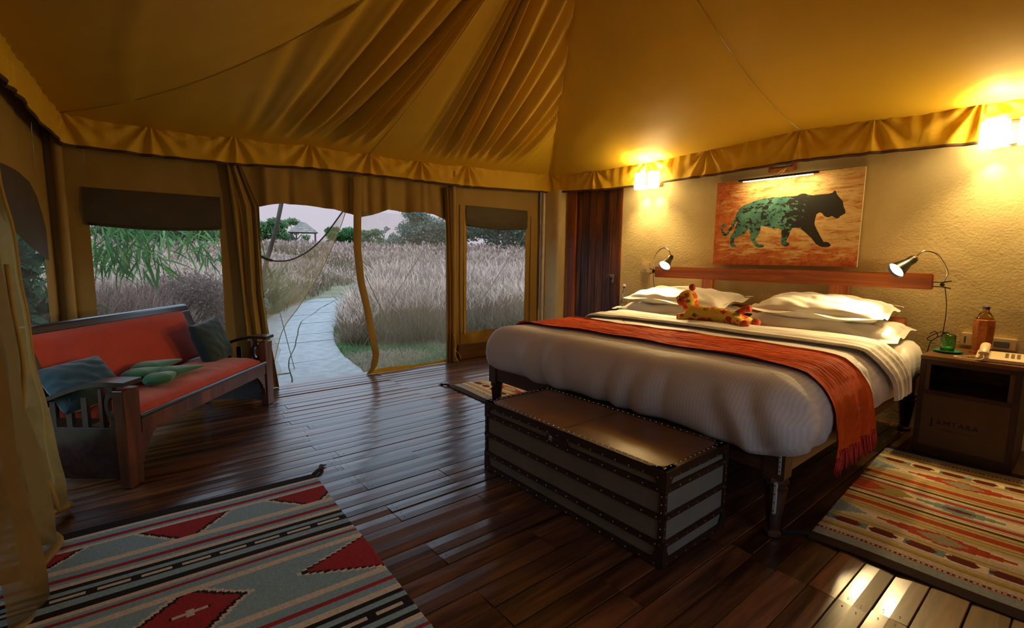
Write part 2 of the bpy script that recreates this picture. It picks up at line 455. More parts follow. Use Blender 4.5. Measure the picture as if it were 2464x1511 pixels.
# front canvas wall -------------------------------------------------
wall_front = struct('wall_front')
def fold(y, z, seed, a=.006):
    return a*(nz(y*4+seed, z*1.2, seed)+.5*nz(y*11, z*2.5, seed+5))
def csheet(name, y0, y1, z0, z1, X=XF, nu=24, nv=24, mat=None, par=None, seed=1., a=.010, fz=None, ft=None, sm_=True, label=None):
    """canvas in a plane of constant X; z0/z1 may be functions of y, y0/y1 of z"""
    mat = mat or M_wallc
    def fn(u, v):
        ya = y0 if not callable(y0) else y0; yb = y1
        zz0 = 0
        yy = lerp(y0(v) if callable(y0) else y0, y1(v) if callable(y1) else y1, u)
        zb = z0(yy) if callable(z0) else z0; zt = z1(yy) if callable(z1) else z1
        z = lerp(zb, zt, v); d = fold(yy, z, seed, a)
        if fz: d += fz(u, v, yy, z)
        return (X+d, yy, z)
    return MB().sheet(fn, nu, nv).build(name, mat, par or wall_front, smooth=sm_, label=label)
ZT = 2.22
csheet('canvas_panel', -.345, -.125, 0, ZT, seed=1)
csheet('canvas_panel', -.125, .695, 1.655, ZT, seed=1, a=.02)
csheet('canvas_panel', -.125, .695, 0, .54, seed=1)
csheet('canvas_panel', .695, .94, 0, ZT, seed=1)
hz = [.90, .96, 1.10, 1.193, 1.4, 1.634, 1.806, 1.88]; hv = [1.585, 1.598, 1.635, 1.651, 1.65, 1.627, 1.60, 1.58]
hz2 = [1.86, 1.896, 2.0, 2.10, 2.182, 2.25, 2.35, 2.45, 2.511, 2.712, 2.87]; hv2 = [1.57, 1.573, 1.597, 1.63, 1.666, 1.663, 1.652, 1.655, 1.667, 1.655, 1.595]
def hang(cs):
    def f(u, v, y, z):
        s = 0
        for c, w, am in cs: s += am*math.exp(-((y-c)/w)**2)
        return s*(1-v)**.5+.012*math.sin(y*23+2*v)*(1-v)
    return f
csheet('canvas_panel', .87, 1.88, lambda y: interp(y, hz, hv), ZT, XF+.02, 60, 16, seed=5, a=.03, fz=hang([(1.05, .03, .03), (1.25, .03, -.03), (1.62, .04, .035), (1.75, .03, -.03)]))
csheet('canvas_panel', 1.86, 2.88, lambda y: interp(y, hz2, hv2), ZT, XF+.02, 60, 16, seed=6, a=.03, fz=hang([(1.98, .03, -.03), (2.17, .03, .03), (2.4, .04, -.03), (2.6, .03, .03)]))
csheet('canvas_panel', 2.88, 3.16, 0, ZT, seed=1)
csheet('canvas_panel', 3.145, 4.065, 1.775, ZT, seed=1)
csheet('canvas_panel', 3.16, 4.05, .18, .325, seed=1)
csheet('canvas_panel', 4.05, 4.30, 0, ZT, seed=1)
MB().box(XF-.02, XF+.03, 3.03, 4.30, 0, .18, bev=.006).build('base_board', M_bedy, wall_front)
for y, z0, z1 in ((3.06, .12, 1.78), (4.13, .3, 1.72)):
    MB().tube([(XF+.012, y+.004*nz(z*3), lerp(z0, z1, z)) for z in np.linspace(0, 1, 14)], .004, 5).build('zip_cord', M_trim, wall_front)
for y in (3.12,):
    MB().box(XF+.006, XF+.010, y, y+.025, .55 if y < 1 else .3, 1.70).build('zip_tape', M_seam, wall_front)
# windows in the canvas
def window(n_, y0, y1, z0, z1, zb, X=XF, cover=M_net, sagm=.02):
    w = struct('window_%d' % n_, loc=(X, (y0+y1)/2, z0))
    MB().sheet(lambda u, v: (X-.008+.004*nz(u*3, v*3), lerp(y0-.01, y1+.01, u), lerp(z0-.01, z1, v)), 12, 12).build('mesh_screen', cover, w, smooth=True)
    MB().sheet(lambda u, v: (X+.012+.02*math.sin(PI*(1-v))*.6+.008*nz(u*5, v*4), lerp(y0-.018, y1+.018, u), lerp(zb-sagm*math.sin(PI*u), z1+.01, v)), 30, 14).build('blind', M_dark, w, smooth=True, label='dark rolled-down canvas blind')
    MB().tube([(X+.014, lerp(y0, y1, t), zb-sagm*math.sin(PI*t)) for t in np.linspace(0, 1, 16)], .010, 8).build('blind_hem', M_dark, w, smooth=True)
    return w
window(1, -.13, .69, .54, 1.655, 1.405)
window(2, 3.16, 4.05, .325, 1.775, 1.56)
for y, r in ((-.265, .030),):
    p = tag(MB().tube([(XF+.05, y, 0), (XF+.05, y, 2.16)], r, 12).build('tent_pole', M_wallc, None, smooth=True, angle=50), 'upright canvas-sleeved tent pole in the dark left corner', 'pole')
p = tag(MB().tube([(XF+.045, 2.955, 0), (XF+.045, 2.955, 2.16)], .026, 12).build('tent_pole', M_wallc, None, smooth=True, angle=50), 'upright canvas-sleeved tent pole right of the mesh door panel', 'pole')

# left canvas wall (slightly splayed) -------------------------------
wall_left = struct('wall_left')
def lsheet(name, x0, x1, z0, z1, nu=24, nv=24, mat=None, par=None, off=0., a=.012, seed=1., **kw):
    def fn(u, v):
        x = lerp(x0, x1, u); zb = z0(x) if callable(z0) else z0; zt = z1(x) if callable(z1) else z1
        z = lerp(zb, zt, v); return (x, leftY(x)+off+fold(x, z, seed, a), z)
    return MB().sheet(fn, nu, nv).build(name, mat or M_wallc, par or wall_left, smooth=True, **kw)
arch = lambda x: interp(x, [-4.45, -4.40, -4.30, -4.1, -3.9, -3.5, -3.1, -2.9, -2.75], [1.32, 1.42, 1.52, 1.60, 1.63, 1.63, 1.60, 1.5, 1.4])
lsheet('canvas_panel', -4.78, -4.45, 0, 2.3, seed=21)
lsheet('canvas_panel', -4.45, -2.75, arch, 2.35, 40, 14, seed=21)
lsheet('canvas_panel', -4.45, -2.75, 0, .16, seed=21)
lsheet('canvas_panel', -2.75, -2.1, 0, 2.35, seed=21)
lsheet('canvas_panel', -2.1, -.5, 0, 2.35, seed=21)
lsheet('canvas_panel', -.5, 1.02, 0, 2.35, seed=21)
w4 = struct('window_4')
MB().sheet(lambda u, v: (lerp(-4.46, -2.74, u), leftY(lerp(-4.46, -2.74, u))-.01, lerp(.15, 1.64, v)), 10, 10).build('mesh_screen', M_net, w4, smooth=True)
bl = lambda x: interp(x, [-4.46, -4.3, -4.1, -3.9, -3.6, -3.4, -2.7], [1.14, 1.17, 1.21, 1.27, 1.36, 1.40, 1.41])
lsheet('blind', -4.46, -2.74, bl, lambda x: arch(x)+.02, 30, 12, M_dark, w4, .02, seed=30, label='dark canvas blind sagging across the left window')
# right canvas wall, behind the photographer
wall_right = struct('wall_right')
def rsheet(y0, y1, z0, z1, mat=M_wallc, nm='canvas_panel', par=None, off=0):
    MB().sheet(lambda u, v: (1.0+off+fold(lerp(y0, y1, u), lerp(z0, z1, v), 40), lerp(y0, y1, u), lerp(z0, z1, v)), 16, 16).build(nm, mat, par or wall_right, smooth=True)
rsheet(-.95, .2, 0, 2.35); rsheet(.2, 1.9, 0, .55); rsheet(.2, 1.9, 1.7, 2.35); rsheet(1.9, 4.5, 0, 2.35)
w6 = struct('window_5'); rsheet(.2, 1.9, .55, 1.7, M_net, 'mesh_screen', w6, .01)

# ================================================================ TENT ROOF
ceiling = struct('ceiling')
AP = Vector((-1.86, 2.07, 3.45))
EA = Vector((-4.66, -.24, 2.15)); EM = Vector((-4.66, 1.98, 2.178)); EB = Vector((-4.67, 4.39, 2.25))
EN = Vector((-1.70, 4.41, 2.25)); EC = Vector((1.0, 4.41, 2.18)); EO = Vector((1.0, 1.9, 2.2)); ED = Vector((1.0, -.82, 2.25)); EL = Vector((-1.9, -.50, 2.30))
EL0 = Vector((-3.80, -.365, 2.27))
def eavepath(pts):
    pts = [Vector(p) for p in pts]; L = [0]
    for a, c in zip(pts[:-1], pts[1:]): L.append(L[-1]+(c-a).length)
    L = [l/L[-1] for l in L]
    def E(u):
        return Vector([interp(u, L, [p[i] for p in pts]) for i in range(3)])
    return E
GF = [-.236, .271, .831, 1.437, 1.983, 2.534, 3.132, 4.39]; GZ = [2.151, 2.130, 2.149, 2.176, 2.176, 2.180, 2.205, 2.255]
def frontE(y):
    z = interp(y, GF, GZ)
    for a, c in zip(GF[:-1], GF[1:]):
        if a < y < c: z -= .010*math.sin(PI*(y-a)/(c-a))
    return Vector((-4.66, y, z))
E1 = lambda u: frontE(lerp(-.24, 1.983, u)); E2 = lambda u: frontE(lerp(1.983, 4.39, u))
def phase(X, t, es, th):
    """eave origin e of the fold line through barycentric position X at height t"""
    xs = es*(1-np.minimum(t/th, 1.0)); 
    i = np.searchsorted(xs, X)
    i = min(max(i, 1), len(xs)-1)
    d = xs[i]-xs[i-1]
    return float(es[i-1]+(es[i]-es[i-1])*((X-xs[i-1])/d if d > 1e-9 else 0))
es = np.linspace(0, 1, 240)
th1 = np.interp(es, [0, .48, .72, 1], [.02, .475, .98, 1.0]); th1b = np.where(es > .72, 1.0, th1)
def roofpanel(E, s0, s1, billow=.03, foldf=None, nu=60, nt_=40, nrm=None):
    cen = (E(0)+E(1))/2
    n_ = (E(1)-E(0)).cross(AP-cen).normalized()
    if n_.z > 0: n_ = -n_
    def fn(u, t):
        t = t*1.035-.035; p = E(u); q = p+(AP-p)*t; t = max(t, 0)
        q.z -= (lerp(s0, s1, u)+billow*math.sin(PI*u))*4*t*(1-t)
        if foldf: q += n_*foldf(u, t)
        return q
    o = MB().sheet(fn, nu, nt_).build('roof_panel', M_roof, ceiling, smooth=True)
    return fn
def ridge(x):
    s = math.sin(x); return (s*.6+.4*s*abs(s))
def fold1(u, t):
    X = u*(1-t)
    e_ = phase(X, t, es, th1b)
    a = sm(.45, .50, e_)*(1-sm(.95, 1.0, e_))*sm(.02, .24, t)
    a *= .62+.38*math.sin(e_*9+.8)
    env = (1-.35*t)*(1-sm(.93, 1, t))
    f = ridge(2*PI*e_*15+1.3*math.sin(t*3)+2*nz(e_*5))*.066+ridge(2*PI*e_*31+2*t)*.012+.03*ridge(2*PI*e_*6.3)
    c = .012*sm(.3, .5, e_)*math.sin(2*PI*e_*60+4*t)*sm(.85, 1., e_)*0
    return (a*f*env*1.15+.010*(1-a)*nz(e_*9, t*4))*sm(0, .02, u)*sm(1, .98, u)
def fold2(u, t):
    X = (1-u)*(1-t)
    e_ = phase(X, t, es, np.interp(es, [0, .35, .62, 1], [.02, .38, 1.0, 1.0]))
    a = sm(.18, .36, e_)*(1-sm(.70, .86, e_))*sm(.03, .22, t)
    env = (1-.35*t)*(1-sm(.93, 1, t))
    f = ridge(2*PI*e_*21+1.0*math.sin(t*3)+2*nz(e_*5))*.046+ridge(2*PI*e_*41+2*t)*.009+.022*ridge(2*PI*e_*8)
    return (a*f*env*1.15+.008*nz(e_*9, t*4))*sm(0, .02, u)*sm(1, .98, u)
roofpanel(E1, .31, .10, .0, fold1, 220, 90)
roofpanel(E2, .10, .02, .04, fold2, 220, 90)
wr = lambda u, t: .006*nz(u*7, t*9, 3)+.004*math.exp(-(u/.06)**2)*math.sin(u*260+t*9)*sm(0, .1, t)*(1-sm(.3, .5, t))
bedz = lambda x: interp(x, [-4.67, -4.3, -3.79, -3.17, -2.44, -1.9, -1.70, -1.5, -.975, -.44, 1.0], [2.25, 2.215, 2.20, 2.20, 2.222, 2.245, 2.253, 2.245, 2.218, 2.205, 2.18])
def bedE(x0, x1):
    return lambda u: Vector((lerp(x0, x1, u), lerp(4.39, 4.41, sm(-4.67, -4.3, lerp(x0, x1, u))), bedz(lerp(x0, x1, u))))
roofpanel(bedE(-4.67, -1.70), .02, .20, .10, wr, 90, 60)
roofpanel(bedE(-1.70, 1.0), .20, .10, .06, None, 60, 50)
roofpanel(lambda u: EC.lerp(EO, u), .10, .15, .05, None)
roofpanel(lambda u: EO.lerp(ED, u), .15, .30, .02, None)
El = eavepath([ED, EL, EL0, (-4.25, -.31, 2.235), EA])
roofpanel(El, .30, .31, .10, lambda u, t: .012*math.exp(-((t-.16-.25*(1-u))/.018)**2), 90, 60)
def seamtube(E0, s):
    pts = []
    for t in np.linspace(0, 1, 60):
        q = E0+(AP-E0)*t; q.z -= s*4*t*(1-t)+.004; pts.append(q)
    MB().tube(pts, .0035, 6, flat=.6).build('seam', M_seam, ceiling, smooth=True)
for E0, s in ((EA, .31), (EM, .10), (EB, .02), (EN, .20), (EC, .10), (EO, .15), (ED, .30)): seamtube(Vector(E0), s)
MB().lathe([(.05, -.05), (.09, 0), (.09, .04), (0, .05)], 16, Matrix.Translation(AP)).build('roof_ring', M_trim, ceiling)

def valance(P, G, H, nu, inward, zb=None, amp=.03):
    """P(u)->top point; G gather params; H drop (m)"""
    def fan(u, v):
        d = 0
        for g, w in G:
            du = (u-g)*w          # metres along
            if abs(du) > .42: continue
            ang = math.atan2(du, .04+v*H)
            d += amp*1.5*ridge(ang*11+1.5)*math.exp(-(abs(du)/.22)**2)*(.30+.8*v*(1.15-v))
        return d
    def fn(u, v):
        p = Vector(P(u)); z = lerp(p.z, zb(u) if zb else p.z-H, v)
        s_ = fan(u, v)+.006*ridge(u*G[0][1]*55+2*nz(u*9))*(1-v)+.014*nz(u*G[0][1]*5, v*2)*(.3+v)
        q = Vector((p.x, p.y, z))+inward*(s_+.015*v); return q
    va = MB().sheet(fn, nu, 14).build('valance', M_val, ceiling, smooth=True)
    def fb(u, v):
        a = fn(u, 1); return a+Vector((0, 0, -.022*v))+inward*(.002)
    tr = MB().sheet(lambda u, v: fb(u, v), nu, 2)
    tr.tube([fn(u, 1)+Vector((0, 0, -.010)) for u in np.linspace(0, 1, nu//2)], .009, 6)
    tr.build('trim_tape', M_trim, va, smooth=True)
Lf = 4.39+.24
valance(lambda u: frontE(lerp(-.24, 4.39, u))+Vector((.005, 0, .004)), [((g+.24)/Lf, Lf) for g in GF], .21, 760, Vector((1, 0, 0)),
        lambda u: interp(lerp(-.24, 4.39, u), [-.25, .258, .817, 1.424, 1.97, 2.521, 3.119, 4.39], [1.945, 1.938, 1.945, 1.985, 1.992, 1.992, 1.992, 2.045]))
PB = lambda u: (lerp(-4.66, -.615, u), 4.398, bedz(lerp(-4.66, -.615, u))+.004)
Lb = 4.05
valance(PB, [((g+4.66)/Lb, Lb) for g in (-4.66, -3.9, -3.17, -2.5, -1.70, -1.2, -.62)], .21, 620, Vector((0, -1, 0)),
        lambda u: interp(lerp(-4.66, -.615, u), [-4.66, -3.77, -3.31, -2.42, -1.67, -.95, -.62], [2.045, 1.995, 1.99, 2.0, 2.022, 1.998, 1.982]), .026)
valance(lambda u: (lerp(-.60, 1.0, u), 4.40, bedz(lerp(-.60, 1.0, u))+.004), [(.0, 1.6), (.5, 1.6), (1, 1.6)], .12, 60, Vector((0, -1, 0)), None, .015)
valance(lambda u: El(1-u*.98)+Vector((0, .006, 0)), [(0, 5.8), (.18, 5.8), (.35, 5.8), (.55, 5.8)], .23, 260, Vector((0, 1, 0)), lambda u: interp(lerp(-4.66, 1, u), [-4.66, -3.7, -2, 1], [1.945, 2.04, 2.06, 2.0]), .02)
valance(lambda u: (0.99, lerp(-.82, 4.45, u), 2.2), [(0, 5.2), (.5, 5.2), (1, 5.2)], .2, 60, Vector((-1, 0, 0)))

# ================================================================ DOORWAY CLOTHS
def vc(name, fn, nu, nv, mat, label, cat, **kw):
    return tag(MB().sheet(fn, nu, nv).build(name, mat, None, smooth=True), label, cat, **kw)
eR = lambda z: interp(z, [0, .115, .5, .88, 1.3, 1.6, 1.93], [1.085, 1.07, 1.02, .985, .985, .985, .86])
def leftcurt(u, v):
    z = v*1.94; y = lerp(interp(z, [0, .6, 1.4, 1.93], [.86, .84, .80, .76]), eR(z), u)
    return (XF+.055+(.022*ridge(u*13+1.9*nz(z*.8)+1.2*z)+.010*ridge(u*31+3*nz(z, u*2)))*(.5+.5*(1-v*.4)), y, z+.002)
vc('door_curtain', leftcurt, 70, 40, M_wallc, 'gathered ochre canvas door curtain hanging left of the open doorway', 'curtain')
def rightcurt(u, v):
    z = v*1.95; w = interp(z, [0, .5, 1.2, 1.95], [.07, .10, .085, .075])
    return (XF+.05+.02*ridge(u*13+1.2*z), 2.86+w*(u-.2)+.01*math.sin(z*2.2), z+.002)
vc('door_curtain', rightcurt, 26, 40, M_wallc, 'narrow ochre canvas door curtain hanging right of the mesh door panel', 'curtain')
MB_ = MB().tube(crom([(XF+.09, 2.93, .33), (XF+.10, 2.95, .2), (XF+.11, 2.93, .1), (XF+.12, 2.97, .012)], 5), .010, 6, flat=.5)
MB_.tube(crom([(XF+.10, 2.93, .15), (XF+.12, 2.98, .10), (XF+.13, 3.0, .04)], 5), .008, 6, flat=.5)
tag(MB_.build('tie_cord', M_val, None, smooth=True), 'ochre tie cord dangling at the foot of the right door curtain', 'cord')
# middle door edge band
cy = lambda z: interp(z, [0, .07, .2, .64, .95, 1.26, 1.94], [1.925, 1.985, 2.01, 1.935, 1.87, 1.842, 1.865])
def band(u, v):
    z = v*1.945; hw = interp(z, [0, .1, .6, 1.95], [.022, .036, .037, .040])
    return (XF+.062+.006*math.sin(u*PI)+.008*nz(z*3), cy(z)+hw*(2*u-1), z+.003)
vc('door_edge_band', band, 8, 60, M_wallc, 'ochre zip band running floor to header down the middle of the doorway', 'curtain edge')
# mesh door panel right of the band
def mp_(u, v):
    z = .03+v*1.60; return (XF+.045+.012*nz(u*3, v*3), lerp(cy(z), 2.885, u), z)
dm = thing('mesh_door_panel', 'closed mosquito-mesh door panel between middle band and right curtain', 'door screen', (XF+.05, 2.4, 0))
MB().sheet(mp_, 20, 20).build('mesh_screen', M_netd, dm, smooth=True)
MB().sheet(lambda u, v: (XF+.05+.015*math.sin(u*5)+.01*nz(u*8), lerp(1.93, 2.90, u), .003+v*(.035+.01*math.sin(u*7))), 40, 3).build('hem', M_val, dm, smooth=True)
# hanging, half-open mesh flap left
HH = crom([(1.796, 1.70, 0), (1.733, 1.615, 0), (1.548, 1.371, 0), (1.40, 1.235, 0), (1.244, 1.154, 0), (1.10, 1.145, 0), (.988, 1.189, 0)], 6)
LL = crom([(1.796, 1.70, 0), (1.70, 1.44, 0), (1.54, 1.097, 0), (1.42, .90, 0), (1.30, .714, 0), (1.15, .50, 0), (1.045, .12, 0)], 6)
nf = thing('mesh_door_flap', 'mosquito-mesh door flap tied back in a loose swag on the left of the doorway', 'door screen', (XF, 1.2, 1.0))
N_ = len(HH)-1
def flap(u, v):
    i = u*N_; a = int(min(i, N_-1)); t = i-a; h = HH[a].lerp(HH[a+1], t); l = LL[a].lerp(LL[a+1], t)
    l2 = l.copy(); q = h.lerp(l2, v)
    return (XF-.02+.05*math.sin(v*PI)*u+.012*math.sin(v*22+u*3)*u, q.x, q.y)
MB().sheet(flap, 40, 24).build('mesh_screen', M_neth, nf, smooth=True)
MB().tube([(XF-.015, h.x, h.y) for h in HH], [.011+.010*(1 if i > N_-6 else 0) for i in range(N_+1)], 7, flat=.6).build('hem', M_dark, nf, smooth=True)
MB().tube([(XF-.018, h.x, h.y) for h in LL], .0035, 5).build('edge_cord', M_seam, nf, smooth=True)
b = MB().sheet(lambda u, v: (XF+.02+.02*math.sin(v*9+u*5), lerp(.98, interp(v, [0, .3, .5, .7, 1], [1.08, 1.115, 1.09, 1.13, 1.05]), u), .02+v*.45), 10, 20)
b.build('mesh_tail', M_neth, nf, smooth=True)

# left foreground drape (gauze with hem)
dr = thing('gauze_drape', 'sheer ochre gauze drape with a hem hanging at the left edge of the view', 'curtain', (-2.9, -.40, 0))
dx = lambda z: interp(z, [0, .1, .3, .6, .9, 1.2, 1.6, 2.1], [-3.0, -3.16, -3.13, -3.03, -3.03, -3.07, -3.06, -3.02])
def drape(u, v):
    z = .02+v*2.05; x = lerp(dx(z), -2.05, u)
    bulge = .10*(1-v)**2+.02
    return (x, -.40+bulge*.9+.035*ridge(u*17+1.4*z)*(.5+.7*(1-v))+.02*nz(u*6, z*3), z+.03*math.sin(u*6)*(1-v)**4)
MB().sheet(drape, 80, 50).build('gauze', M_drape, dr, smooth=True)
MB().tube([drape(u, 0) for u in np.linspace(0, 1, 40)], .022, 8, flat=.6).build('hem', M_wallc, dr, smooth=True)
MB().tube([drape(0, v) for v in np.linspace(0, 1, 40)], .010, 6, flat=.6).build('edge_band', M_wallc, dr, smooth=True)
MB().tube([Vector(drape(.18+.12*math.sin(v*3), v))+Vector((0, .03, 0)) for v in np.linspace(0, .55, 24)], .009, 6, flat=.5).build('tie_tape', M_wallc, dr, smooth=True)
#PART2
# ================================================================ BED
bed = thing('bed', 'wide dark wooden double bed with turned legs and teak rail headboard', 'bed', (-1.83, 3.25, 0))
BX0, BX1, BY0, BY1 = -2.875, -.785, 2.125, 4.37
MB().box(BX0+.06, BX1-.06, BY0+.008, BY0+.042, .29, .405, bev=.004).build('foot_rail', M_bed, bed)
MB().box(BX0+.06, BX1-.06, BY1-.05, BY1-.01, .29, .405, bev=.004).build('head_rail', M_bed, bed)
for x in (BX0+.01, BX1-.045): MB().box(x, x+.035, BY0+.06, BY1-.04, .29, .405, bev=.004).build('side_rail', M_bedy, bed)
for i in range(12):
    y = lerp(BY0+.1, BY1-.16, i/11); MB().box(BX0+.045, BX1-.045, y, y+.09, .345, .365).build('slat', M_bed, bed)
for x in (BX0, BX1-.09):
    for y in (BY0, BY1-.09):
        cx, cy_ = x+.045, y+.045
        b = MB().box(x, x+.09, y, y+.09, .27, .41, bev=.006)
        b.lathe([(.026, 0), (.033, .008), (.033, .022), (.022, .032), (.026, .06), (.034, .14), (.041, .215), (.045, .232), (.036, .240), (.036, .246), (.046, .254), (.046, .268), (.040, .275)], 16, Matrix.Translation((cx, cy_, 0)) @ Matrix.Rotation(PI/4, 4, 'Z'), sq=.5)
        b.build('leg', M_bed, bed, smooth=True, angle=35)
M_plate = plain('galvanised_plate', (.62, .64, .62), .45, .3, .05, 5, 0)
for z0, z1, xo in ((.30, .392, .0), (.12, .262, -.012)):
    b = MB().box(BX1-.022+xo, BX1-.010+xo, BY0-.005, BY0-.001 if z0 > .2 else BY0+.012, z0, z1, bev=.0018)
    br = b.build('bracket', M_plate, bed, label='bright steel strap plate on the foot leg')
    for k in range(4): MB().ball((BX1-.016+xo, BY0-.005, lerp(z0+.015, z1-.015, k/3)), (.003, .002, .003), 8, 5).build('screw', M_blk, br)
# headboard
MB().box(-2.98, -.76, 4.325, 4.372, 1.015, 1.125, bev=.006).build('headboard_top_rail', M_teak, bed)
MB().box(-2.86, -.885, 4.335, 4.375, .685, .805, bev=.006).build('headboard_lower_rail', M_teak, bed)
for x0, x1 in ((-2.478, -2.365), (-1.40, -1.268)):
    MB().box(x0, x1, 4.374, 4.425, .29, 1.10, bev=.005).build('headboard_post', M_teakv, bed)
MB().box(-2.80, -.86, 4.376, 4.40, .30, .40).build('ledger', M_bed, bed)

def rrect(x0, x1, y0, y1, r, n=10, seg=40):
    """rounded rectangle outline, counter-clockwise, evenly dense"""
    pts = []
    def line(a, c, k):
        for i in range(k): pts.append((lerp(a[0], c[0], i/k), lerp(a[1], c[1], i/k)))
    def arc(cx, cy, a0):
        for i in range(n): a = a0+PI/2*i/n; pts.append((cx+r*math.cos(a), cy+r*math.sin(a)))
    lx = int(seg*(x1-x0-2*r)/1.0)+1; ly = int(seg*(y1-y0-2*r)/1.0)+1
    line((x0+r, y0), (x1-r, y0), lx); arc(x1-r, y0+r, -PI/2)
    line((x1, y0+r), (x1, y1-r), ly); arc(x1-r, y1-r, 0)
    line((x1-r, y1), (x0+r, y1), lx); arc(x0+r, y1-r, PI/2)
    line((x0, y1-r), (x0, y0+r), ly); arc(x0+r, y0+r, PI)
    return pts
def loft(x0, x1, y0, y1, r, prof, disp, seg=40):
    b = MB(); rings = []
    for (ins, z) in prof:
        rr = max(.02, r-ins*.6)
        rings.append((rrect(x0+ins, x1-ins, y0+ins, y1-ins, rr, 10, 1), z, ins))
    base = rrect(x0, x1, y0, y1, r, 10, seg); n = len(base)
    cx, cy_ = (x0+x1)/2, (y0+y1)/2
    for (ins, z) in prof:
        rr = max(.02, r-ins*.5)
        # inset each base point toward the inner rectangle
        for (px, py) in base:
            qx = min(max(px, x0+r), x1-r); qy = min(max(py, y0+r), y1-r)
            dx, dy = px-qx, py-qy; L = math.hypot(dx, dy) or 1
            if ins <= r: p = (px-dx/L*ins, py-dy/L*ins)
            else:
                k = ins-r; p = (qx+(cx-qx)*min(1, k/max(abs(cx-x0-r), .01)), qy+(cy_-qy)*min(1, k/max(abs(cy_-y0-r), .01)))
            v = Vector((p[0], p[1], z)); v += disp(v, (dx/L, dy/L), ins); b.v.append(tuple(v))
    m_ = len(prof)
    for i in range(m_-1):
        for j in range(n): b.f.append((i*n+j, i*n+(j+1) % n, (i+1)*n+(j+1) % n, (i+1)*n+j))
    b.v.append((cx, cy_, prof[-1][1]+.002)); k = len(b.v)-1
    for j in range(n): b.f.append(((m_-1)*n+j, (m_-1)*n+(j+1) % n, k))
    return b
# mattress in its fitted sheet
def dsh(v, nrm, ins):
    a = .010*nz(v.x*9, v.y*9, v.z*4)+.006*ridge((v.x+v.y)*30+8*nz(v.x*2, v.y*2))*sm(.2, 0, ins)
    return Vector((nrm[0]*a, nrm[1]*a, .006*nz(v.x*5, v.y*5)))
prof = [(.10, .408), (.02, .41), (.0, .45), (-.005, .52), (0, .58), (.02, .63), (.06, .658), (.12, .668), (.3, .672), (.7, .675)]
mt = loft(-2.90, -.745, 2.20, 4.33, .13, prof, dsh, 40).build('mattress', M_sheet, None, smooth=True)
tag(mt, 'thick mattress in a plain cream fitted sheet on the wooden bed frame', 'mattress')
# duvet
def ddu(v, nrm, ins):
    s = sm(.35, 0, ins)
    a = .020*nz(v.x*3, v.y*3, v.z*2)+.019*ridge(v.x*26+6*nz(v.x*2, v.y, v.z*2)+2*v.z)*s*sm(.70, .60, v.z)*abs(nrm[1])*(.3+.7*sm(.1, .6, nz(v.x*4+9, .5)+.5))
    a += .007*ridge(v.y*24+5*nz(v.y*3))*s*abs(nrm[0])
    corner = math.exp(-(((v.x+.75)/.13)**2+((v.y-2.10)/.13)**2))
    a += corner*(.035*math.exp(-((v.z-.50)/.06)**2)+.014*math.sin(v.z*70+v.x*30)+.01*nz(v.x*20, v.y*20, v.z*20))
    low = sm(.50, .38, v.z)
    dz = -.020*low*math.exp(-((v.x+.95)/.25)**2)*(1 if v.y < 2.4 else 0)+.006*low*math.sin(v.x*9)+.008*nz(v.x*3, v.y*3)*sm(.0, .3, ins)
    dz += -.0*low
    return Vector((nrm[0]*a, nrm[1]*a, dz))
prof = [(.12, .400), (.06, .388), (.02, .395), (-.002, .415), (-.014, .45), (-.020, .49), (-.018, .53), (-.008, .57), (.010, .605), (.035, .64), (.065, .665), (.10, .683), (.14, .694), (.20, .700), (.30, .703), (.45, .705), (.70, .705)]
dv = loft(-2.915, -.735, 2.075, 3.62, .15, prof, ddu, 70).build('duvet', M_duvet, None, smooth=True)
tag(dv, 'white finely striped duvet plumped over the foot half of the bed', 'bedding')
# draped strips use the duvet's cross-section
def cross(off, dropL, dropR, xl=-2.915, xr=-.735):
    half = [(.0-off*0, .0)]
    pr = [(ins, z) for ins, z in prof if z >= .405]
    pr = pr[2:]
    R = [(xr-ins+off, z) for ins, z in pr if ins <= .45]
    top = [(x_, z+off) if i > len(R)-6 else (x_, z+off*.6) for i, (x_, z) in enumerate(R)]
    if dropR < top[0][1]: top = [(top[0][0]+.004, dropR)]+top
    else: top = [p for p in top if p[1] >= dropR]
    Lr = [(xl+ins-off, z) for ins, z in pr if ins <= .45]
    tl = [(x_, z+off) if i > len(Lr)-6 else (x_, z+off*.6) for i, (x_, z) in enumerate(Lr)]
    if dropL < tl[0][1]: tl = [(tl[0][0]-.004, dropL)]+tl
    return tl+[(lerp(-2.4, -1.2, k/8), .705+off) for k in range(1, 8)]+top[::-1]
def strip(name, mat, off, dl, dr, yf, yb, label, cat, nv=60, nu=260, dsp=None):
    path = cross(off, dl, dr); P = [Vector((a, 0, c)) for a, c in path]; L = [0]
    for a, c in zip(P[:-1], P[1:]): L.append(L[-1]+(c-a).length)
    def fn(u, v):
        l = u*L[-1]; x_ = interp(l, L, [p.x for p in P]); z_ = interp(l, L, [p.z for p in P])
        l2 = min(l+.01, L[-1]); l1 = max(l-.01, 0)
        tx = interp(l2, L, [p.x for p in P])-interp(l1, L, [p.x for p in P]); tz = interp(l2, L, [p.z for p in P])-interp(l1, L, [p.z for p in P])
        n_ = Vector((-tz, 0, tx)).normalized()
        q = Vector((x_, lerp(yf(l/L[-1], z_, x_), yb(l/L[-1], z_, x_), v), z_))
        if n_.z < -.1: n_ = -n_
        q += n_*(dsp(l, v, q) if dsp else 0)
        q.z += .008*nz(q.x*3, q.y*3)*sm(.6, .7, z_)
        return q
    o = MB().sheet(fn, nu, nv)
    return o, fn
runF = lambda s, z, x: 2.40+.018*math.sin(x*3)-.035*sm(.65, .30, z)*0+.02*sm(.6, .3, z)
runB = lambda s, z, x: 2.885+.012*math.sin(x*4+1)+(.16*sm(.68, .30, z) if x > -1.5 else 0)
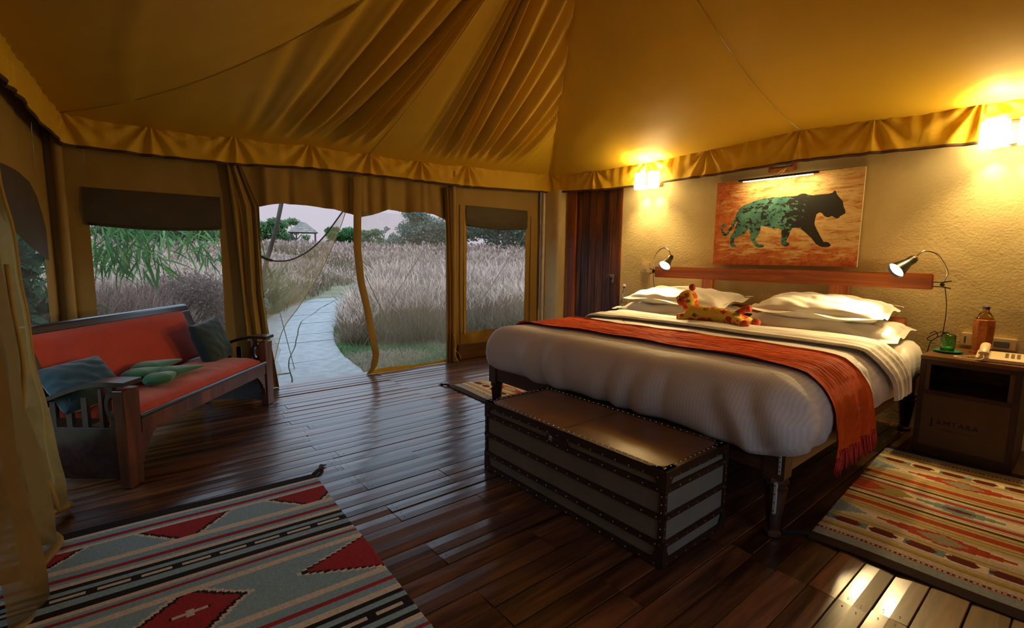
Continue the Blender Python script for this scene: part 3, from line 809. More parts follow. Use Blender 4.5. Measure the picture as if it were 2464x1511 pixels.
o, rfn = strip('r', None, .016, .38, .335, runF, runB, '', '', 40, 300,
    lambda l, v, q: .0045*ridge(v*90+4*nz(q.x*3, v*4))*sm(.60, .68, q.z)+.014*(ridge(v*17+3*nz(v*3, q.z*3))*.6+nz(v*8, q.z*4))*sm(.62, .45, q.z)+.006*math.exp(-min(v, 1-v)/.015))
run = thing('bed_runner', 'burnt orange ribbed bed runner draped across the duvet with knotted fringe', 'bed runner', (-1.8, 2.6, .7))
o.build('runner_cloth', M_runner2, run, smooth=True)
for i in range(26):
    v = (i+.5)/26; p = Vector(rfn(1, v)); b = MB()
    ln = random.uniform(.055, .085); w = random.uniform(.006, .009)
    b.ball(p+Vector((.002, 0, -.010)), (.008, .008, .009), 8, 6)
    q = p+Vector((.002, 0, -.015)); sx = random.uniform(-.006, .012)
    for a in range(4):
        an = a*PI/2+random.random()
        b.tube([q+Vector((.003*math.cos(an), .003*math.sin(an), 0)), q+Vector((sx*.5+.007*math.cos(an), .007*math.sin(an), -ln*.5)), q+Vector((sx+.009*math.cos(an), .010*math.sin(an), -ln))], [.0035, .0045, .002], 5)
    b.tube([p+Vector((0, -.008, .002)), p+Vector((.002, 0, -.008)), p+Vector((0, .008, .002))], .002, 5)
    b.build('tassel', M_fringe, run, smooth=True)
# folded-back sheet band
foF = lambda s, z, x: 3.17+.15*sm(.68, .45, z)*(1 if x > -1.5 else .6)+.008*math.sin(x*5)
foB = lambda s, z, x: 3.60+.06*sm(.68, .45, z)+.01*math.sin(x*4)
o, ffn = strip('f', None, .020, .45, .43, foF, foB, '', '', 40, 240,
    lambda l, v, q: .014*sm(0, .06, v)*sm(1, .9, v)+.004*ridge(v*26+5*nz(q.x*2.5, v*2))*sm(.05, .2, v)+.006*nz(q.x*4, v*5))
tag(o.build('folded_sheet', M_fold, None, smooth=True), 'cream sheet folded back in a soft band across the bed before the pillows', 'bedding')

# pillows -----------------------------------------------------------
def pillow_mb(a, c, h, fl=.03, seed=0., n=44, wr=1.0, sag=0.):
    b = MB()
    def shape(u, v, s):
        x, y = u*2-1, v*2-1
        r = max(abs(x), abs(y))
        ex = 1-max(0, abs(x)-.0)**3.0; ey = 1-abs(y)**3.0
        core = max(0, ex)**.42*max(0, ey)**.42
        px = x*a*(1-.05*y*y*0+.03*(abs(x*y)**2)); py = y*c*(1+.04*abs(x*y)**2)
        z = s*h*core
        z += s*core**.3*.012*wr*(ridge((x*2.2+y*3.1+seed)*4+4*nz(x*1.5+seed, y*1.5))*.5+nz(x*3+seed, y*3, s))
        z += s*.02*wr*sm(.95, .5, r)*nz(x*1.3+seed, y*1.6, 7)
        # corner pleats
        z -= s*.006*wr*sm(.6, .95, abs(x))*ridge(y*16+seed)*core**.3
        z += sag*x*x
        return (px, py, z)
    for s in (1, -1): b.sheet(lambda u, v: shape(u, v, s), n, n)
    # flange around
    pts = []
    def ed(t):
        t = t % 1*4; k = int(t); f = t-k
        return [(f, 0), (1, f), (1-f, 1), (0, 1-f)][k]
    def flg(u, v):
        uu, vv = ed(u); x, y, z = shape(uu, vv, 1)
        X, Y = uu*2-1, vv*2-1
        k = fl*v; return (x+X*k*(1 if abs(X) > .999 else .9), y+Y*k, z+.016*v*math.sin(u*46+seed)+.010*v*nz(u*17, seed)-.004*v)
    if fl: b.sheet(flg, 120, 4)
    return b
def pillow(mb, M, label, mat, cat='pillow', name='pillow', group=None, loc=(0, 0, 0)):
    b = MB().add(mb.v, mb.f, M)
    o = b.build(name, mat, None, smooth=True); o.location = (0, 0, 0)
    return tag(o, label, cat, group)
def TR(x, y, z, rx=0, ry=0, rz=0): return Matrix.Translation((x, y, z)) @ Matrix.Rotation(rz, 4, 'Z') @ Matrix.Rotation(ry, 4, 'Y') @ Matrix.Rotation(rx, 4, 'X')
pillow(pillow_mb(.50, .27, .070, .04, 1.), TR(-2.47, 4.03, .738, .06, .0, -.03), 'lower white pillow with frilled edge in the left stack, under another pillow', M_sheet)
pillow(pillow_mb(.42, .27, .075, .04, 4.), TR(-2.45, 4.07, .858, .08, .03, .04), 'upper white pillow of the left stack behind the floral toy animal', M_sheet)
pillow(pillow_mb(.46, .27, .070, .035, 7.), TR(-1.31, 4.03, .738, .06, .03, .04), 'lower white pillow in the right stack, sticking out toward the nightstand with phone', M_sheet)
pillow(pillow_mb(.38, .26, .080, .04, 2.5), TR(-1.33, 4.06, .860, .10, .02, .05), 'upper white pillow of the right stack in front of the teak post', M_sheet)

# floral plush leopard ----------------------------------------------
def floral():
    M, n, b, o = newmat('floral_print_cotton')
    v = coords(n)
    vo = n.nodes.new('ShaderNodeTexVoronoi'); vo.inputs['Scale'].default_value = 17; n.links.new(v, vo.inputs['Vector'])
    base = (.72, .45, .05)
    hs = n.nodes.new('ShaderNodeSeparateColor'); n.links.new(vo.outputs['Color'], hs.inputs[0])
    rc = ramp(n, hs.outputs[0], [(0, (.55, .05, .01)), (.45, (.70, .14, .01)), (.5, (.10, .13, .03)), (.72, (.10, .13, .03)), (.75, (.45, .03, .01)), (1, (.45, .03, .01))])
    rc.node.color_ramp.interpolation = 'CONSTANT'
    dist = n.nodes.new('ShaderNodeMath'); dist.operation = 'ADD'; n.links.new(vo.outputs['Distance'], dist.inputs[0])
    nn = n.nodes.new('ShaderNodeMath'); nn.operation = 'MULTIPLY'; nn.inputs[1].default_value = .6
    n.links.new(noi(n, v, 60, 2), nn.inputs[0]); n.links.new(nn.outputs[0], dist.inputs[1])
    f = ramp(n, dist.outputs[0], [(.72, (1, 1, 1)), (.76, (0, 0, 0))])
    n.links.new(mixc(n, f, base, rc), b.inputs['Base Color'])
    b.inputs['Roughness'].default_value = .85; return M
M_flor = floral()
M_florr = plain('red_floral_print', (.42, .05, .012), .85, 0, .6, 45, .1)
toy = thing('plush_toy', 'floral-print stuffed leopard toy lying on the folded sheet between pillows', 'stuffed animal', (-1.9, 3.55, .72))
bm = bmesh.new()
def skin(name, verts, edges, mat, par, lev=2, branch=True):
    me = bpy.data.meshes.new(name); me.from_pydata([v[:3] for v in verts], edges, [])
    o = bpy.data.objects.new(name, me); COL.objects.link(o)
    md = o.modifiers.new('s', 'SKIN'); 
    for i, v in enumerate(verts):
        o.data.skin_vertices[0].data[i].radius = (v[3], v[3])
        if i == 0: o.data.skin_vertices[0].data[i].use_root = True
    ss = o.modifiers.new('d', 'SUBSURF'); ss.levels = lev; ss.render_levels = lev
    dg = bpy.context.evaluated_depsgraph_get(); me2 = bpy.data.meshes.new_from_object(o.evaluated_get(dg))
    bpy.data.objects.remove(o); me2.materials.clear(); me2.materials.append(mat); me2.name = name
    me2.polygons.foreach_set('use_smooth', [True]*len(me2.polygons))
    q = bpy.data.objects.new(name, me2); COL.objects.link(q)
    if par: q.parent = par
    return q
# body lies along x: head at left (-x), rump and hind legs right
skin('body', [(0, 0, .062, .066), (-.10, -.01, .066, .062), (-.165, -.015, .100, .050), (-.185, -.02, .165, .092), (-.185, -.022, .185, .080), (.10, .005, .060, .066), (.17, .01, .055, .056),
  (-.16, -.07, .035, .034), (-.235, -.10, .026, .032), (-.19, .05, .035, .034), (-.25, .04, .026, .032),
  (.235, -.055, .034, .038), (.285, -.08, .030, .038), (.235, .06, .034, .038), (.29, .07, .030, .038)],
  [(0, 1), (1, 2), (2, 3), (3, 4), (0, 5), (5, 6), (1, 7), (7, 8), (1, 9), (9, 10), (6, 11), (11, 12), (6, 13), (13, 14)], M_flor, toy)
MB().ball((-.19, -.018, .168), (.078, .072, .074), 20, 14).build('head', M_flor, toy, smooth=True, local=True)
mz = MB().ball((-.20, -.075, .155), (.046, .036, .040), 14, 10).build('muzzle', M_florr, toy, smooth=True, local=True)
for c in ((-.165, -.005, .262, .028), (-.262, -.030, .170, .022)):
    MB().ball(c[:3], (c[3], c[3]*.7, c[3]), 12, 8).build('ear', M_florr, toy, smooth=True, local=True)
for c in ((-.225, -.085, .192), (-.165, -.088, .192)): MB().ball(c, .007, 8, 6).build('eye', M_blk, toy, smooth=True, local=True)
MB().ball((-.205, -.110, .165), (.010, .006, .007), 8, 6).build('nose', M_blk, mz, smooth=True, local=True)
for c in ((.300, -.085, .032), (.305, .074, .032)): MB().ball(c, (.032, .030, .028), 12, 8).build('foot', M_florr, toy, smooth=True, local=True)
MB().tube(crom([(.17, .02, .075), (.215, .03, .11), (.25, .03, .128), (.285, .03, .135)], 5), [.022]*6+[.024]*6+[.026]*3+[.014], 10).build('tail', M_florr, toy, smooth=True, local=True)
toy.location = (-1.89, 3.50, .722)

# ================================================================ TRUNK at the foot
tk = thing('trunk', 'long grey canvas travel trunk with brown leather straps and brass studs', 'trunk', (-1.58, 1.815, 0))
TX0, TX1, TY0, TY1, TH = -2.156, -.993, 1.573, 2.055, .395
MB().box(TX0+.006, TX1-.006, TY0+.006, TY1-.006, .005, TH-.006).build('body', M_tcan, tk)
MB().box(TX0+.012, TX1-.012, TY0+.012, TY1-.012, TH-.008, TH-.001, bev=.002).build('lid_top', M_leath, tk)
def leather_L(name, pts, par=tk): pass
def bandset(z0, z1, pr=.004):
    b = MB(); b.box(TX0-pr, TX1+pr, TY0-pr, TY0+.01, z0, z1, bev=.002); b.box(TX0-pr, TX1+pr, TY1-.01, TY1+pr, z0, z1, bev=.002)
    b.box(TX0-pr, TX0+.01, TY0, TY1, z0, z1, bev=.002); b.box(TX1-.01, TX1+pr, TY0, TY1, z0, z1, bev=.002); return b
for z0, z1, nm in ((.305, .332, 'strap'), (.192, .217, 'strap'), (.080, .106, 'strap'), (.358, .396, 'rim'), (.0, .030, 'rim')):
    bandset(z0, z1, .004 if nm == 'strap' else .002).build(nm, M_leathd, tk)
b = MB()
for x0, x1, y0, y1 in ((TX0, TX1, TY0, TY0+.03), (TX0, TX1, TY1-.03, TY1), (TX0, TX0+.03, TY0, TY1), (TX1-.03, TX1, TY0, TY1)):
    b.box(x0, x1, y0, y1, TH-.004, TH+.0015, bev=.001)
b.build('lid_edging', M_leathd, tk)
MB().box((TX0+TX1)/2-.004, (TX0+TX1)/2+.004, TY0+.03, TY1-.03, TH-.002, TH+.001).build('lid_seam', M_leath, tk)
for x in (TX0, TX1):
    for y in (TY0, TY1):
        sx, sy = (1 if x == TX0 else -1), (1 if y == TY0 else -1)
        MB().box(min(x-.002*sx, x+.022*sx), max(x-.002*sx, x+.022*sx), min(y-.002*sy, y+.022*sy), max(y-.002*sy, y+.022*sy), 0, TH-.01, bev=.002).build('corner_band', M_leathd, tk)
        for zt in (0, 1):
            z0 = TH-.002 if zt else .002; dz = -1 if zt else 1
            poly = [(0, 0)]+[(.075-.045*math.sin(a)*1.0, .085-.085*math.cos(a)*0-.045*math.cos(a)-.0) for a in ()]
            # concave-cut corner patch in the XZ plane and YZ plane
            out = [(0, 0), (.085, 0)]+[(.085-.058*math.sin(t), .0+.085-.085+.058*(1-math.cos(t))*1.0+.027*math.sin(t)) for t in np.linspace(.1, PI/2, 8)]+[(.0+.022, .085), (0, .085)]
            b = MB()
            Mx = Matrix(((sx, 0, 0, x), (0, 0, -sy, y-.0035*sy), (0, dz, 0, z0), (0, 0, 0, 1)))
            b.prism(out, -.002, .0015, Mx)
            My = Matrix(((0, 0, -sx, x-.0035*sx), (sy, 0, 0, y), (0, dz, 0, z0), (0, 0, 0, 1)))
            b.prism(out, -.002, .0015, My)
            if zt: b.prism(out, 0, .002, Matrix(((sx, 0, 0, x), (0, sy, 0, y), (0, 0, 1, z0+.0015), (0, 0, 0, 1))))
            b.build('corner_patch', M_leathd, tk)
st = MB()
def stud(p, d):
    st.lathe([(.0034, 0), (.0028, .0016), (0, .0024)], 6, orient(p, d))
for z in (.318, .204, .093, .366, .014, .344):
    nst = 17 if z != .344 else 0
    for k in range(nst):
        stud((lerp(TX0+.03, TX1-.03, k/(nst-1)), TY0-.004, z), (0, -1, 0))
    for k in range(7):
        if z != .344: stud((TX1+.004, lerp(TY0+.03, TY1-.03, k/6), z), (1, 0, 0))
for k in range(34): stud((lerp(TX0+.02, TX1-.02, k/33), TY0+.020, TH+.0015), (0, 0, 1)); stud((lerp(TX0+.02, TX1-.02, k/33), TY1-.020, TH+.0015), (0, 0, 1))
for k in range(13):
    for x in (TX0+.02, TX1-.02): stud((x, lerp(TY0+.03, TY1-.03, k/12), TH+.0015), (0, 0, 1))
for k in range(11):
    z = lerp(.03, .36, k/10); stud((TX0+.010, TY0-.0025, z), (0, -1, 0)); stud((TX1-.010, TY0-.0025, z), (0, -1, 0)); stud((TX1+.0025, TY0+.010, z), (1, 0, 0)); stud((TX1+.0025, TY1-.010, z), (1, 0, 0))
st.build('brass_studding', M_brass, tk, kind='stuff')
ov = [(.075*math.cos(t)*(1) , .021*math.sin(t)) for t in np.linspace(0, 2*PI, 28)[:-1]]
lk = MB().prism(ov, 0, .003, Matrix(((1, 0, 0, -1.580), (0, 0, -1, TY0+.0), (0, 1, 0, .340), (0, 0, 0, 1)))); lk = lk.build('lock_plate', M_leathd, tk)
MB().box(-1.632, -1.606, TY0-.008, TY0, .328, .352, bev=.003).lathe([(.007, 0), (.006, .004), (0, .005)], 12, orient((-1.614, TY0-.008, .34), (0, -1, 0))).build('lock', M_steel, lk)

# ================================================================ NIGHTSTANDS
def nightstand(x0, x1, y0, y1, H, label, letters):
    t = thing('nightstand', label, 'nightstand', ((x0+x1)/2, (y0+y1)/2, 0))
    for xa in (x0, x1-.022): MB().box(xa, xa+.022, y0+.01, y1, 0, H-.02, bev=.002).build('side_panel', M_leathd, t)
    MB().box(x0+.022, x1-.022, y1-.015, y1, .04, H-.02).build('back_panel', M_bed, t)
    MB().box(x0-.003, x1+.003, y0-.002, y1+.002, H-.024, H, bev=.003).build('top', M_leath, t, label='studded brown leather top')
    MB().box(x0+.022, x1-.022, y0+.01, y1-.015, H-.235, H-.215).build('shelf', M_bed, t)
    MB().box(x0+.022, x1-.022, y0+.004, y0+.022, .055, H-.232, bev=.003).build('door', M_nspan, t, label='tan leather door panel')
    for z0, z1 in ((H-.052, H-.024), (H-.24, H-.212), (.0, .06)): MB().box(x0, x1, y0-.001, y0+.018, z0, z1, bev=.002).build('rail', M_leathd, t)
    for xa in (x0, x1-.028): MB().box(xa, xa+.028, y0-.002, y0+.02, 0, H-.02, bev=.002).build('stile', M_leathd, t)
    for xa in (x0+.028, x1-.05): MB().box(xa, xa+.022, y0+.004, y0+.02, H-.215, H-.05).build('inner_frame', M_nspan, t)
    b = MB()
    for k in range(15): b.lathe([(.003, 0), (.0024, .0014), (0, .002)], 6, orient((lerp(x0+.01, x1-.01, k/14), y0+.012, H), (0, 0, 1)))
    for k in range(10):
        for xa in (x0+.010, x1-.010): b.lathe([(.003, 0), (.0024, .0014), (0, .002)], 6, orient((xa, lerp(y0+.02, y1-.02, k/9), H), (0, 0, 1)))
    b.build('brass_studding', M_brass, t, kind='stuff')
    if letters:
        fc = bpy.data.curves.new('t', 'FONT'); fc.size = .042; fc.body = 'AMTARA'; fc.space_character = 1.25; fc.extrude = .0006; fc.align_x = 'LEFT'; fc.resolution_u = 3
        fj = bpy.data.curves.new('t2', 'FONT'); fj.size = .062; fj.body = 'J'; fj.extrude = .0006; fj.resolution_u = 3
        b = MB(); dg = None
        for c_, xo, zo in ((fj, 0, -.008), (fc, .028, 0)):
            oo = bpy.data.objects.new('t', c_); COL.objects.link(oo); dg = bpy.context.evaluated_depsgraph_get(); dg.update()
            me = bpy.data.meshes.new_from_object(oo.evaluated_get(dg))
            b.add([v.co for v in me.vertices], [tuple(p.vertices) for p in me.polygons], Matrix(((1, 0, 0, x0+.075+xo), (0, 0, -1, y0+.003), (0, 1, 0, .205+zo), (0, 0, 0, 1))))
            bpy.data.objects.remove(oo); bpy.data.meshes.remove(me)
        b.box(x0+.12, x0+.28, y0+.0025, y0+.0035, .175, .1765)
        b.build('lettering', M_sub, t, label='dark name lettering')
    return t
nightstand(-.697, -.250, 3.885, 4.42, .625, 'dark leather nightstand by the bed right side carrying telephone and copper bottle', True)
nightstand(-3.42, -2.985, 3.93, 4.40, .63, 'dark leather nightstand half hidden left of the bed with glass bottle on top', False)

# telephone
M_key = plain('phone_key_grey', (.30, .25, .17), .5)
ph = thing('telephone', 'cream desk telephone with keypad and coiled cord on the nightstand', 'telephone', (-.365, 4.02, .626), math.radians(4))
def pl(x0, x1, y0, y1, z0, z1, **k): return MB().box(x0, x1, y0, y1, z0, z1, **k)
wd = MB().add([(-.10, -.09, 0), (.11, -.09, 0), (.11, .09, 0), (-.10, .09, 0), (-.10, -.09, .022), (.11, -.09, .022), (.11, .09, .045), (-.10, .09, .045)],
   [(0, 3, 2, 1), (4, 5, 6, 7), (0, 1, 5, 4), (1, 2, 6, 5), (2, 3, 7, 6), (3, 0, 4, 7)])
base = wd.build('phone_base', M_cream, ph, local=True)
base.modifiers.new('b', 'BEVEL').width = .006; base.modifiers['b'].segments = 3
for r in range(4):
    for c in range(3):
        yy = .045-r*.026; zz = .022+(yy+.09)/.18*.023
        MB().box(.022+c*.024, .038+c*.024, yy-.006, yy+.006, zz-.002, zz+.004, bev=.0015).build('key', M_key, base, local=True)
hs = MB().tube(crom([(-.065, -.10, .050), (-.065, -.075, .066), (-.065, -.02, .080), (-.065, .04, .084), (-.065, .085, .078), (-.065, .11, .062)], 5), .022, 12, flat=.62)
hs.box(-.088, -.042, -.112, -.068, .034, .064, bev=.010); hs.box(-.088, -.042, .072, .116, .046, .076, bev=.010)
hs.build('handset', M_cream, ph, smooth=True, angle=45, local=True)
cp = []
path = crom([(-.065, -.105, .042), (-.07, -.135, .012), (-.16, -.13, .008), (-.19, -.10, .008), (-.13, -.03, .008), (-.08, .0, .012)], 60)
for i, p in enumerate(path):
    a = i*1.15; cp.append(Vector(p)+Vector((0, .004*math.cos(a), .003+.004*math.sin(a))))
MB().tube(cp, .0024, 5).build('coiled_cord', M_cream, ph, smooth=True, local=True)

# copper-sleeved bottle
M_copper = plain('hammered_copper_weave', (.50, .17, .04), .38, .55, .3, 70, .5, .002, 130)
M_copd = plain('dark_copper', (.16, .055, .018), .45, .4, .2, 60, .4, .002, 120)
def glassm(name, c, r=.03, thin=True):
    M, n, b, o = newmat(name)
    b.inputs['Base Color'].default_value = rgba(c); b.inputs['Roughness'].default_value = r
    b.inputs['Transmission Weight'].default_value = 1; b.inputs['IOR'].default_value = 1.45
    return M
M_glass = glassm('clear_glass', (.92, .93, .90)); M_ggl = glassm('green_glass', (.35, .78, .30), .12); M_amb = glassm('amber_glass', (.70, .55, .22))
bt = thing('bottle', 'copper-sleeved water bottle with blue cap on the right nightstand', 'bottle', (-.475, 4.27, .625))
sl = []
for z, r in ((0, .060), (.012, .058), (.02, .050), (.05, .049), (.12, .052), (.18, .055), (.215, .052), (.220, .048)): sl.append((r, z))
MB().lathe(sl, 8, Matrix.Rotation(PI/8, 4, 'Z')).build('copper_sleeve', M_copper, bt, local=True)
MB().lathe([(.046, .215), (.044, .225), (.030, .255), (.017, .272), (.016, .285), (0, .285)], 20).build('bottle_neck', M_amb, bt, smooth=True, local=True)
MB().lathe([(.018, .283), (.018, .302), (.016, .304), (0, .304)], 20).build('cap', plain('blue_cap_plastic', (.06, .06, .22), .4), bt, smooth=True, local=True, angle=40)
# green glass tumbler on a tray
ry = thing('tray', 'small emerald green enamel dish under the tumbler', 'tray', (-.612, 4.13, .626))
MB().lathe([(0, .001), (.055, .001), (.066, .010), (.068, .012), (.058, .004), (0, .004)], 28, Matrix.Rotation(PI/4, 4, 'Z'), sq=.55).build('dish', plain('emerald_enamel', (.01, .24, .13), .3), ry, smooth=True, local=True, angle=40)
MB().tube([(.058, -.01, .009), (.070, 0, .012), (.058, .01, .009)], .003, 6).build('handle', plain('emerald_enamel_dark', (.01, .18, .10), .3), ry, smooth=True, local=True)
tb = MB().lathe([(0, .0), (.034, 0), (.036, .004), (.038, .05), (.037, .108), (.035, .110), (.0345, .106), (.035, .05), (.033, .008), (0, .008)], 28, Matrix.Translation((-.618, 4.135, .6305)))
tag(tb.build('tumbler', M_ggl, None, smooth=True), 'upturned green ribbed glass tumbler on the emerald dish', 'glass')
# swing-top glass bottle, left nightstand
gb = thing('bottle', 'clear swing-top glass water bottle on the left nightstand by the door', 'bottle', (-3.10, 3.99, .632))
MB().lathe([(0, .0), (.034, 0), (.038, .006), (.038, .10), (.034, .14), (.018, .20), (.014, .24), (.014, .27), (.016, .272), (.016, .285), (.011, .285), (.011, .24), (.030, .135), (.034, .1), (.034, .01), (0, .008)], 24).build('glass_body', M_glass, gb, smooth=True, local=True)
MB().lathe([(0, .009), (.0335, .010), (.0335, .12), (.031, .133), (0, .133)], 24).build('water', glassm('water', (.95, .96, .95), 0), gb, smooth=True, local=True)
st2 = MB().lathe([(.015, .286), (.016, .292), (.015, .308), (0, .312)], 16); st2.build('stopper', plain('white_stopper', (.75, .72, .66), .4), gb, smooth=True, local=True)
MB().tube([(0, -.018, .24), (0, -.020, .29), (0, 0, .315), (0, .020, .29), (0, .018, .24)], .0018, 6).build('wire_clip', M_chrome, gb, smooth=True, local=True)
gx = thing('tissue_box', 'small green and white box behind the pillows on the left nightstand', 'box', (-3.13, 4.25, .632))
MB().box(-.05, .05, -.05, .05, 0, .10, bev=.003).build('box_body', plain('green_card', (.03, .16, .06), .5), gx, local=True)
MB().box(-.053, .053, -.053, .053, .085, .108, bev=.003).build('lid', M_cream, gx, local=True)

# ================================================================ LAMPS
M_shade = emit('lit_opal_glass', (1.0, .74, .36), 40.0)
M_bulb = emit('lit_bulb_face', (1.0, .84, .55), 14.0)
M_tube = emit('lit_tube', (1.0, .78, .42), 9.0)
def sconce(x0, label, xs_, z0):
    t = thing('wall_lamp', label, 'lamp', (x0, 4.44, z0))
    MB().box(x0-.02, x0+max(xs_)+.03, 4.40, 4.47, z0+.02, z0+.10, bev=.004).build('back_plate', M_brass, t)
    MB().box(x0-.04, x0+max(xs_)+.05, 4.36, 4.372, z0-.002, z0+.006).build('mount_bar', M_brass, t)
    for dx_ in xs_:
        cx = x0+dx_
        b = MB(); n = 24; pr = [(.052, 0), (.056, .004), (.056, .16), (.052, .16), (.052, .004)]
        b.lathe(pr[:-1]+[(.052, 0)], n, Matrix.Translation((cx, 4.335, z0)) @ Matrix.Rotation(PI/4, 4, 'Z'), sq=.55)
        b.f = [f for f in b.f if len(f) == 4]
        b.build('glass_shade', M_shade, t, smooth=True, angle=50)
        k = MB().tube([(cx, 4.335, z0-.012), (cx, 4.335, z0+.02)], .009, 8); k.box(cx-.03, cx+.03, 4.329, 4.341, z0-.004, z0); k.build('shade_knob', M_brass, t, smooth=True, angle=40)
        l = bpy.data.lights.new('lamp_bulb', 'POINT'); l.energy = P_SCONCE; l.color = LAMP; l.shadow_soft_size = .022
        o = bpy.data.objects.new('lamp_bulb', l); COL.objects.link(o); o.parent = t; o.location = (cx-x0, 4.335-4.44, .085)
    return t
sconce(-3.215, 'double opal-glass wall lamp beside the plank door', (0, .165), 1.93)
sconce(-.545, 'double opal-glass wall lamp at the upper right edge of the wall', (0, .175), 1.925)

def readlamp(clip, pts, head, hdir, label, cable):
    t = thing('reading_lamp', label, 'lamp', clip)
    c = Vector(clip)
    cl = MB().box(c.x-.03, c.x+.045, c.y-.012, c.y+.012, c.z-.018, c.z-.012); 
    return t, c
def mkread(sgn, clip, neck, head, hdir, cable, label):
    t = thing('reading_lamp', label, 'lamp', clip); c = Vector(clip)
    b = MB(); s = sgn
    b.box(min(c.x, c.x-s*.075), max(c.x, c.x-s*.075), c.y-.014, c.y+.014, c.z+.012, c.z+.018, bev=.002)
    b.box(min(c.x, c.x-s*.075), max(c.x, c.x-s*.075), c.y-.014, c.y+.014, c.z-.018, c.z-.012, bev=.002)
    b.tube([c+Vector((0, 0, .015)), c+Vector((s*.045, 0, .026))], .005, 6, flat=1); b.tube([c+Vector((0, 0, -.015)), c+Vector((s*.045, 0, -.024))], .005, 6)
    b.tube([c+Vector((0, -.012, 0)), c+Vector((0, .012, 0))], .012, 10)
    b.build('clamp', M_blk, t, smooth=True, angle=40)
    MB().tube(crom([c+Vector((0, 0, .015))]+[Vector(p) for p in neck], 8), .0055, 8).build('gooseneck', M_chrome, t, smooth=True)
    H = orient(head, hdir) @ Matrix.Diagonal((1.2, 1.2, 1.2, 1))    # +Z toward the opening
    sh = MB().lathe([(.006, -.012), (.020, -.004), (.024, .012), (.024, .040), (.026, .046), (.0335, .075), (.046, .118), (.047, .122), (.044, .119), (.031, .075), (.022, .046)], 24, H)
    sh.f = [f for f in sh.f if len(f) == 4]; sh.build('lamp_shade', M_blkm, t, smooth=True, angle=50)
    MB().lathe([(0, .104), (.041, .104), (.042, .110), (0, .114)], 24, H).build('bulb', M_bulb, t, smooth=True)
    MB().tube(crom(cable, 8), .003, 6).build('cable', M_blk, t, smooth=True)
    l = bpy.data.lights.new('lamp_spot', 'SPOT'); l.energy = P_READ; l.color = LAMP; l.spot_size = math.radians(125); l.spot_blend = .7; l.shadow_soft_size = .03
    o = bpy.data.objects.new('lamp_spot', l); COL.objects.link(o); o.parent = t
    pos = Vector(head)+Vector(hdir).normalized()*.15
    o.matrix_local = Matrix.Translation(pos-c) @ (-Vector(hdir)).to_track_quat('Z', 'Y').to_matrix().to_4x4()
    return t
mkread(-1, (-3.005, 4.345, 1.075), [(-3.00, 4.33, 1.16), (-2.93, 4.28, 1.26), (-2.82, 4.22, 1.31), (-2.73, 4.18, 1.29), (-2.69, 4.155, 1.24)], (-2.682, 4.150, 1.225), (.06, -.80, -.62),
       [(-3.01, 4.35, 1.06), (-3.02, 4.38, .95), (-3.00, 4.40, .80), (-3.01, 4.41, .66)], 'black clip-on reading lamp lit at the left end of the headboard')
mkread(1, (-.712, 4.345, 1.052), [(-.690, 4.33, 1.13), (-.71, 4.29, 1.20), (-.745, 4.24, 1.26), (-.795, 4.18, 1.275), (-.825, 4.13, 1.24)], (-.832, 4.12, 1.225), (-.50, -.66, -.56),
       [(-.70, 4.36, 1.04), (-.685, 4.39, .90), (-.688, 4.40, .75), (-.70, 4.42, .70), (-.755, 4.43, .64), (-.77, 4.44, .50)], 'black clip-on reading lamp lit at the right end of the headboard')
# knotted spare cable by the socket
b = MB().tube(crom([(-.70, 4.44, .725), (-.74, 4.43, .70), (-.775, 4.43, .665), (-.75, 4.43, .655), (-.72, 4.43, .69), (-.735, 4.43, .72), (-.765, 4.43, .70)], 8), .003, 6)
b.box(-.70, -.660, 4.425, 4.455, .690, .722, bev=.006)
tag(b.build('power_cord', M_blk, None, smooth=True, angle=40), 'looped black power cord with plug hanging on the wall behind the tumbler', 'cord')

# picture light
pc = thing('picture_light', 'slim brass picture light on two arms above the leopard painting', 'lamp', (-1.82, 4.44, 1.93))
MB().tube([(-2.14, 4.30, 1.888), (-1.51, 4.30, 1.892)], .0105, 10).build('light_bar', M_blkm, pc, smooth=True, angle=40)
MB().box(-2.10, -1.55, 4.293, 4.307, 1.875, 1.882).build('tube_bulb', M_tube, pc)
for dx_ in (-.012, .012): MB().tube([(-1.825+dx_, 4.30, 1.90), (-1.785+dx_, 4.40, 1.985), (-1.785+dx_, 4.46, 2.0)], .004, 6).build('arm', M_brass, pc, smooth=True)
MB().box(-1.85, -1.80, 4.288, 4.312, 1.893, 1.905, bev=.002).build('bracket', M_brass, pc)
l = bpy.data.lights.new('lamp_tube', 'AREA'); l.energy = P_PIC; l.color = LAMP; l.shape = 'RECTANGLE'; l.size = .55; l.size_y = .012
o = bpy.data.objects.new('lamp_tube', l); COL.objects.link(o); o.parent = pc
o.matrix_local = Matrix.Translation((0, 4.30-4.44, 1.873-1.93)) @ Vector((0, -.5, .85)).to_track_quat('Z', 'Y').to_matrix().to_4x4()

# switch, outlets
sw = thing('light_switch', 'cream light switch on the rough wall near the left reading lamp', 'switch', (-3.185, 4.465, 1.11))
MB().box(-3.235, -3.135, 4.452, 4.472, 1.055, 1.165, bev=.005).build('cover_plate', M_cream, sw)
MB().box(-3.215, -3.165, 4.446, 4.456, 1.085, 1.145, bev=.003).build('rocker', M_cream, sw)
for x0, x1, z0, z1, lb in ((-.60, -.545, .645, .73, 'small cream wall socket plate peeking out left of the copper bottle'), (-.455, -.335, .64, .715, 'wide cream wall socket box behind the telephone')):
    s_ = thing('wall_socket', lb, 'socket', ((x0+x1)/2, 4.465, (z0+z1)/2))
    MB().box(x0, x1, 4.44, 4.472, z0, z1, bev=.004).build('cover_plate', M_cream, s_)
    MB().box(x0+.015, x1-.03, 4.432, 4.444, z0+.015, z1-.02, bev=.004).build('socket_face', plain('grey_socket', (.10, .13, .12), .5), s_)

